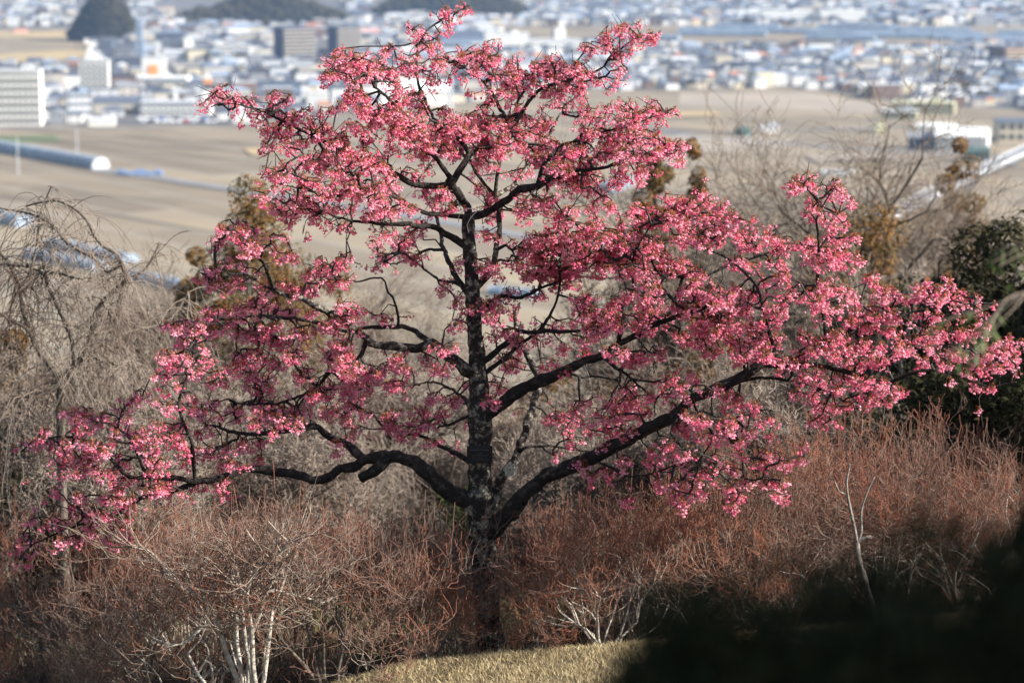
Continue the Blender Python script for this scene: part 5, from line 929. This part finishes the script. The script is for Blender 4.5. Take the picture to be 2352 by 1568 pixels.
# round tank and blue tarpaulin heaps
p = G(1706, 312); mb = MB(); V, q, t3 = tube(np.array([[0, 0, 0], [0, 0, 3.6], [0, 0, 3.8]]), np.array([4, 4, 3.]), 18); mb.add(V, q); mb.more(t3); tag(obj('tank', mb.build('tank', [wm('green')]), loc=p), 'dark green round tank standing alone in the right field', 'tank')
for x, lab in [(298, 'blue tarpaulin heap in the left field, nearer the greenhouse'), (345, 'blue tarpaulin heap in the left field, farther from the greenhouse')]:
    p = G(x, 402); g = np.random.default_rng(x); mb = MB()
    V, q, t3 = tube(spline(np.array([[-5, 0, .2], [-3, .3, .7], [0, -.2, .3], [3, .2, .9], [5, 0, .2]]), .8), .9, 9, .4, 3); mb.add(V, q); mb.more(t3); tag(obj('tarpaulin', mb.build('tarpaulin', [wm('blue')], False), loc=p), lab, 'tarpaulin')
# ------------------------------------------------------------------ parked cars below the warehouse
def car_mesh(col):
    mb = MB(); pr = [(-2.2, .35), (-2.15, .85), (-1.3, 1.0), (-.7, 1.45), (.9, 1.45), (1.5, .95), (2.2, .85), (2.25, .35)]; n = len(pr)
    V = [[x, y*(.82 if z > 1.2 else 1), z] for y in (-.85, .85) for x, z in pr]; mb.add(V, [[i, (i+1) % n, n+(i+1) % n, n+i] for i in range(n)], 0); mb.more([list(range(n))[::-1]], 0); mb.more([list(range(n, 2*n))], 0)
    for y in (-.80, .80): mb.box((0.05, y*1.0, 1.2), (1.9, .12, .32), 1)
    return mb.build('car', [mat('car_'+col, {'white': (.8, .8, .8), 'silver': (.5, .52, .55), 'dark': (.05, .05, .06), 'blue': (.06, .14, .4), 'red': (.4, .05, .04)}[col], .25, spec=.7), WIN])
whl = MB()
V, q, t3 = tube(np.array([[0, -.1, 0], [0, .1, 0]]), .33, 12); 
A_ = np.array([[0.33*math.cos(a), sy, .33*math.sin(a)] for sy in (-.11, .11) for a in np.linspace(0, 6.283, 13)[:-1]])
whl.add(A_, [[i, (i+1) % 12, 12+(i+1) % 12, 12+i] for i in range(12)]); whl.more([list(range(12))]); whl.more([list(range(12, 24))[::-1]])
wheel = whl.build('wheel', [mat('tyre', (.02, .02, .02), .9)])
CM = {c: car_mesh(c) for c in ('white', 'silver', 'dark', 'blue', 'red')}
cols_ = ['white', 'silver', 'white', 'dark', 'silver', 'white', 'blue', 'white', 'silver', 'white', 'dark', 'white', 'silver', 'red', 'white', 'silver', 'white', 'dark', 'blue', 'white', 'silver', 'white']
seen = {}
for i, c in enumerate(cols_):
    x = 322+i*8.2; p = G(x, 276+(i % 2)*6); o = obj('parked_car', None, loc=p, rz=1.35+.1*(i % 3)); obj('body', CM[c], o)
    for sx in (-1.35, 1.35):
        for sy in (-.8, .8): obj('wheel', wheel, o, loc=(sx, sy, .33))
    tag(o, '%s car in the row parked in front of the white warehouse' % c, 'car', 'cars parked below the warehouse, ' + c)
# ------------------------------------------------------------------ houses
from math import floor
def inpoly(x, y, poly):
    c = np.zeros(len(x), bool); n = len(poly)
    for i in range(n):
        x1, y1 = poly[i]; x2, y2 = poly[(i+1) % n]
        m = ((y1 > y) != (y2 > y)); xx = (x2-x1)*(y-y1)/((y2-y1) if y2 != y1 else 1e-9)+x1; c ^= m & (x < xx)
    return c
def house_geo(kind, w_, d_, h, hr):
    x, y = w_/2, d_/2; W8 = [[-x,-y,-.5],[x,-y,-.5],[x,y,-.5],[-x,y,-.5],[-x,-y,h],[x,-y,h],[x,y,h],[-x,y,h]]
    WQ = [[0,1,5,4],[1,2,6,5],[2,3,7,6],[3,0,4,7]]; e = .5; X_, Y_ = x+e, y+e
    if kind == 'flat': RV = [[-X_,-Y_,h+.01],[X_,-Y_,h+.01],[X_,Y_,h+.01],[-X_,Y_,h+.01],[-X_,-Y_,h+.5],[X_,-Y_,h+.5],[X_,Y_,h+.5],[-X_,Y_,h+.5]]; RQ = [[0,1,5,4],[1,2,6,5],[2,3,7,6],[3,0,4,7],[4,5,6,7]]
    else:
        rg = X_ if kind == 'gable' else X_*.4
        RV = [[-X_,-Y_,h+.01],[X_,-Y_,h+.01],[X_,Y_,h+.01],[-X_,Y_,h+.01],[-rg,0,h+hr],[rg,0,h+hr],[rg,0,h+hr-.001],[-rg,0,h+hr-.001]]; RQ = [[0,1,5,4],[2,3,4,5],[1,2,6,5],[3,0,4,7],[0,3,2,1]]
    # window quads, a little proud
    WV, WQ2 = [], []
    for k in (-.28, .22):
        for zc in ((1.4, 4.1) if h > 4 else (1.4,)):
            n = len(WV); cx = k*w_; WV += [[cx-.8, -y-.05, zc-.5], [cx+.8, -y-.05, zc-.5], [cx+.8, -y-.05, zc+.6], [cx-.8, -y-.05, zc+.6]]; WQ2.append([n, n+1, n+2, n+3])
    V = np.array(W8+RV+WV); return V, np.array(WQ), np.array(RQ)+8, np.array(WQ2)+16
HW = [('white', 'white walled'), ('cream', 'cream walled'), ('beige', 'beige walled'), ('lightgrey', 'pale grey walled'), ('grey', 'grey walled'), ('brown', 'brown walled')]
HR = [('slate', 'slate blue roof'), ('dark', 'dark roof'), ('lightgrey', 'pale metal roof'), ('brick', 'red brown roof'), ('paleblue', 'bluish roof'), ('grey', 'grey tiled roof')]
gh = np.random.default_rng(99)
# jittered grid of plots over the town
gx, gy = np.meshgrid(np.arange(-900, 900, 14), np.arange(1080, 3700, 16.5)); gx = gx.ravel()+gh.uniform(-3.5, 3.5, gx.size); gy = gy.ravel()+gh.uniform(-4, 4, gy.size)
ang = .18; hx = gx*math.cos(ang)-(gy-2000)*math.sin(ang); hy = gx*math.sin(ang)+(gy-2000)*math.cos(ang)+2000
pj = proj(np.stack([hx, hy, np.full(len(hx), PLAIN)], 1))
EXCL = [(-20, 100, 160, 292), (180, 252, 140, 220), (246, 432, 180, 206), (148, 208, 214, 272), (213, 325, 222, 264), (318, 500, 236, 290), (200, 264, 268, 292), (324, 384, 134, 182), (495, 576, 110, 142), (230, 330, 130, 168), (618, 730, 100, 154), (742, 826, 90, 136), (703, 755, 216, 254), (532, 604, 256, 286), (862, 1040, 205, 250), (1010, 1340, 84, 122), (1745, 1992, 34, 54), (2286, 2400, 122, 152), (1990, 2160, 150, 174), (590, 692, 196, 228), (450, 556, 204, 224), (-60, 216, 60, 150), (1150, 2500, 60, 113), (165, 305, -50, 98), (385, 790, -50, 62), (850, 1210, -50, 45)]
kp = inpoly(pj[:, 0], pj[:, 1], TOWN) & (pj[:, 0] > -60) & (pj[:, 0] < 2420) & (pj[:, 1] > -25)
for a, b_, c, d in EXCL: kp &= ~((pj[:, 0] > a) & (pj[:, 0] < b_) & (pj[:, 1] > c) & (pj[:, 1] < d))
kp &= gh.random(len(kp)) < .86
hx, hy, pj = hx[kp], hy[kp], pj[kp]
o_ = np.argsort(-pj[:, 1]); hx, hy, pj = hx[o_], hy[o_], pj[o_]; n = len(hx); print('houses', n)
hw_ = gh.choice(6, n, p=[.34, .16, .14, .14, .13, .09]); hr_ = gh.choice(6, n, p=[.34, .20, .12, .03, .16, .15]); hk = gh.choice(3, n, p=[.5, .36, .14]); sz = gh.uniform(.6, 1.0, n)
big = gh.random(n) < np.where((pj[:, 0] < 1100) & (pj[:, 1] < 262), .30, .07); hk = np.where(big & (gh.random(n) < .7), 2, hk)
rot = ang + gh.choice([0, math.pi/2], n)+gh.normal(size=n)*.05
hgt = gh.choice([3.2, 5.8, 5.8, 6.4], n)
KN = ['gable', 'hip', 'flat']; TPLH = [house_geo(k, 10.5, 8, 1, .0) for k in KN]
NI = 300; cache = {}
def hgeo(i):
    h = hgt[i]*(1.6 if big[i] else 1); w_ = 11*(1.7 if big[i] else 1); return house_geo(KN[hk[i]], w_, 8.2*(1.4 if big[i] else 1), h, 2.2)
for i in range(min(NI, n)):
    key = (hk[i], hw_[i], hr_[i], hgt[i], bool(big[i]))
    if key not in cache:
        V, a, b_, c = hgeo(i); cache[key] = flat(mesh('house', V, [(a, 0), (b_, 1), (c, 2)], [wm(HW[hw_[i]][0]), rm(HR[hr_[i]][0]), WIN]))
    o = obj('house', cache[key], loc=(hx[i], hy[i], PLAIN+.06), rz=rot[i], sc=sz[i])
    px = pj[i, 0]; zone = 'among the apartment blocks at left' if px < 330 else 'behind the left blossom tips' if px < 700 else 'seen through the crown top' if px < 1240 else 'fronting the houses right of the crown' if px < 1850 else 'fronting the far right houses'
    tag(o, '%s%s house, %s, %s' % ('larger ' if big[i] else '', HW[hw_[i]][0], HR[hr_[i]][1], zone), 'house', '%s%s %s houses %s' % ('larger ' if big[i] else '', HW[hw_[i]][0], HR[hr_[i]][1], zone))
# the rest of the town as one mass
wl = sorted({k for k, _ in HW}); mats_ = [wm(k) for k, _ in HW]+[rm(k) for k, _ in HR]+[WIN]
mb = MB(); 
for i in range(NI, n):
    V, a, b_, c = hgeo(i); cs, sn = math.cos(rot[i]), math.sin(rot[i]); V = V*sz[i]; V = np.stack([V[:, 0]*cs-V[:, 1]*sn+hx[i], V[:, 0]*sn+V[:, 1]*cs+hy[i], V[:, 2]+PLAIN+.06], 1)
    mb.add(V, a, int(hw_[i])); mb.more(b_, 6+int(hr_[i])); mb.more(c, 12)
tag(obj('distant_houses', mb.build('distant_houses', mats_)), 'hundreds of blurred houses filling the far town', 'houses', kind='stuff')
# small dark garden trees through the town, and the wooded hills
def clumps(name, P, Rr, mt, lab, n=26, cat='trees'):
    g = np.random.default_rng(8); m = len(P); D = g.normal(size=(m, n, 3)); D /= np.linalg.norm(D, axis=2, keepdims=True); D[..., 2] = np.abs(D[..., 2])*1.3
    c = P[:, None]+D*Rr[:, None, None]*g.uniform(.55, 1.1, (m, n, 1)); c = c.reshape(-1, 3); r = np.repeat(Rr, n)*g.uniform(.28, .5, m*n)
    t = np.array([[1, 0, -.3], [-.5, .87, -.5], [-.6, -.87, -.2], [.2, -.1, .62]]); a = g.uniform(0, 6.28, len(c)); co, si = np.cos(a)[:, None], np.sin(a)[:, None]
    V = np.stack([t[None, :, 0]*co-t[None, :, 1]*si, t[None, :, 0]*si+t[None, :, 1]*co, np.repeat(t[None, :, 2], len(c), 0)], -1)*r[:, None, None]+c[:, None]
    f = (np.arange(len(c))*4)[:, None, None]+np.array([[0, 1, 3], [1, 2, 3], [2, 0, 3], [2, 1, 0]])[None]
    tag(obj(name, flat(mesh(name, V.reshape(-1, 3), [(f.reshape(-1, 3), 0)], [mt]))), lab, cat, kind='stuff')
M_WOOD = mat('far_wood', (.020, .021, .012), .95, (.055, .044, .022), .03)
k = gh.random(n) < .35; tx = hx[k]+gh.uniform(-10, 10, k.sum()); ty_ = hy[k]+gh.uniform(-10, 10, k.sum())
clumps('garden_trees', np.stack([tx, ty_, np.full(k.sum(), PLAIN+1.5)], 1), gh.uniform(1.6, 3.6, k.sum()), M_WOOD, 'small dark trees scattered through the town gardens', 14)
def hill(name, x0, x1, yb, yt, lab, woodlab, mt):
    c = G((x0+x1)/2, yb); s = c[1]/F; L = (x1-x0)*s/2; Hh = (yb-yt)*s*.95; dp = L*.6; cy = c[1]+dp
    n = 40; u = np.linspace(-1, 1, n); U, Vv = np.meshgrid(u, u); g = np.random.default_rng(int(x0)+5)
    rr = np.sqrt(U**2+Vv**2); Z = Hh*np.clip(1-rr**2.2, -.05, 1)*(1+.18*np.sin(U*4+1)+.12*np.cos(Vv*5)); X = c[0]+U*L; Yy = cy+Vv*dp; idx = np.arange(n*n).reshape(n, n)
    tag(obj(name, smooth(mesh(name, np.stack([X, Yy, PLAIN+Z], -1).reshape(-1, 3), [(np.stack([idx[:-1, :-1], idx[:-1, 1:], idx[1:, 1:], idx[1:, :-1]], -1).reshape(-1, 4), 0)], [mt]))), lab, kind='structure')
    m = int(900); a = g.uniform(0, 6.28, m); r_ = np.sqrt(g.random(m))*.99; uu, vv = r_*np.cos(a), r_*np.sin(a); z = Hh*np.clip(1-r_**2.2, 0, 1)*(1+.18*np.sin(uu*4+1)+.12*np.cos(vv*5))
    clumps('woodland', np.stack([c[0]+uu*L, cy+vv*dp, PLAIN+z-1], 1), g.uniform(3.5, 7.5, m), mt, woodlab, 22, 'woodland')
hill('hill', 165, 305, 96, 14, 'rounded hill at the upper left', 'dark trees covering the rounded hill at the upper left', M_WOOD)
hill('hill', 385, 800, 62, 14, 'low long hill behind the town at top left', 'dark woods on the long low hill above the grey roofs', M_WOOD)
hill('hill', 850, 1215, 42, -14, 'low hill behind the highest blossom', 'dark woods behind the highest blossom', M_WOOD)
hill('hill', 1690, 2060, 6, -40, 'low hill above the white factories', 'dark woods above the white factories', M_WOOD)
# ------------------------------------------------------------------ air
hz = MB().box((0, 2600, -44.7), (11000, 8000, 106)); hm = bpy.data.materials.new('air'); hm.use_nodes = True; t = hm.node_tree; t.nodes.remove(t.nodes['Principled BSDF'])
pv = t.nodes.new('ShaderNodeVolumePrincipled'); pv.inputs['Color'].default_value = (.45, .65, 1, 1); pv.inputs['Density'].default_value = HAZE; pv.inputs['Anisotropy'].default_value = .2
t.links.new(pv.outputs[0], t.nodes['Material Output'].inputs['Volume'])
if HAZE: tag(obj('haze', hz.build('haze', [hm])), 'thin bluish air over the plain', 'haze', kind='stuff')
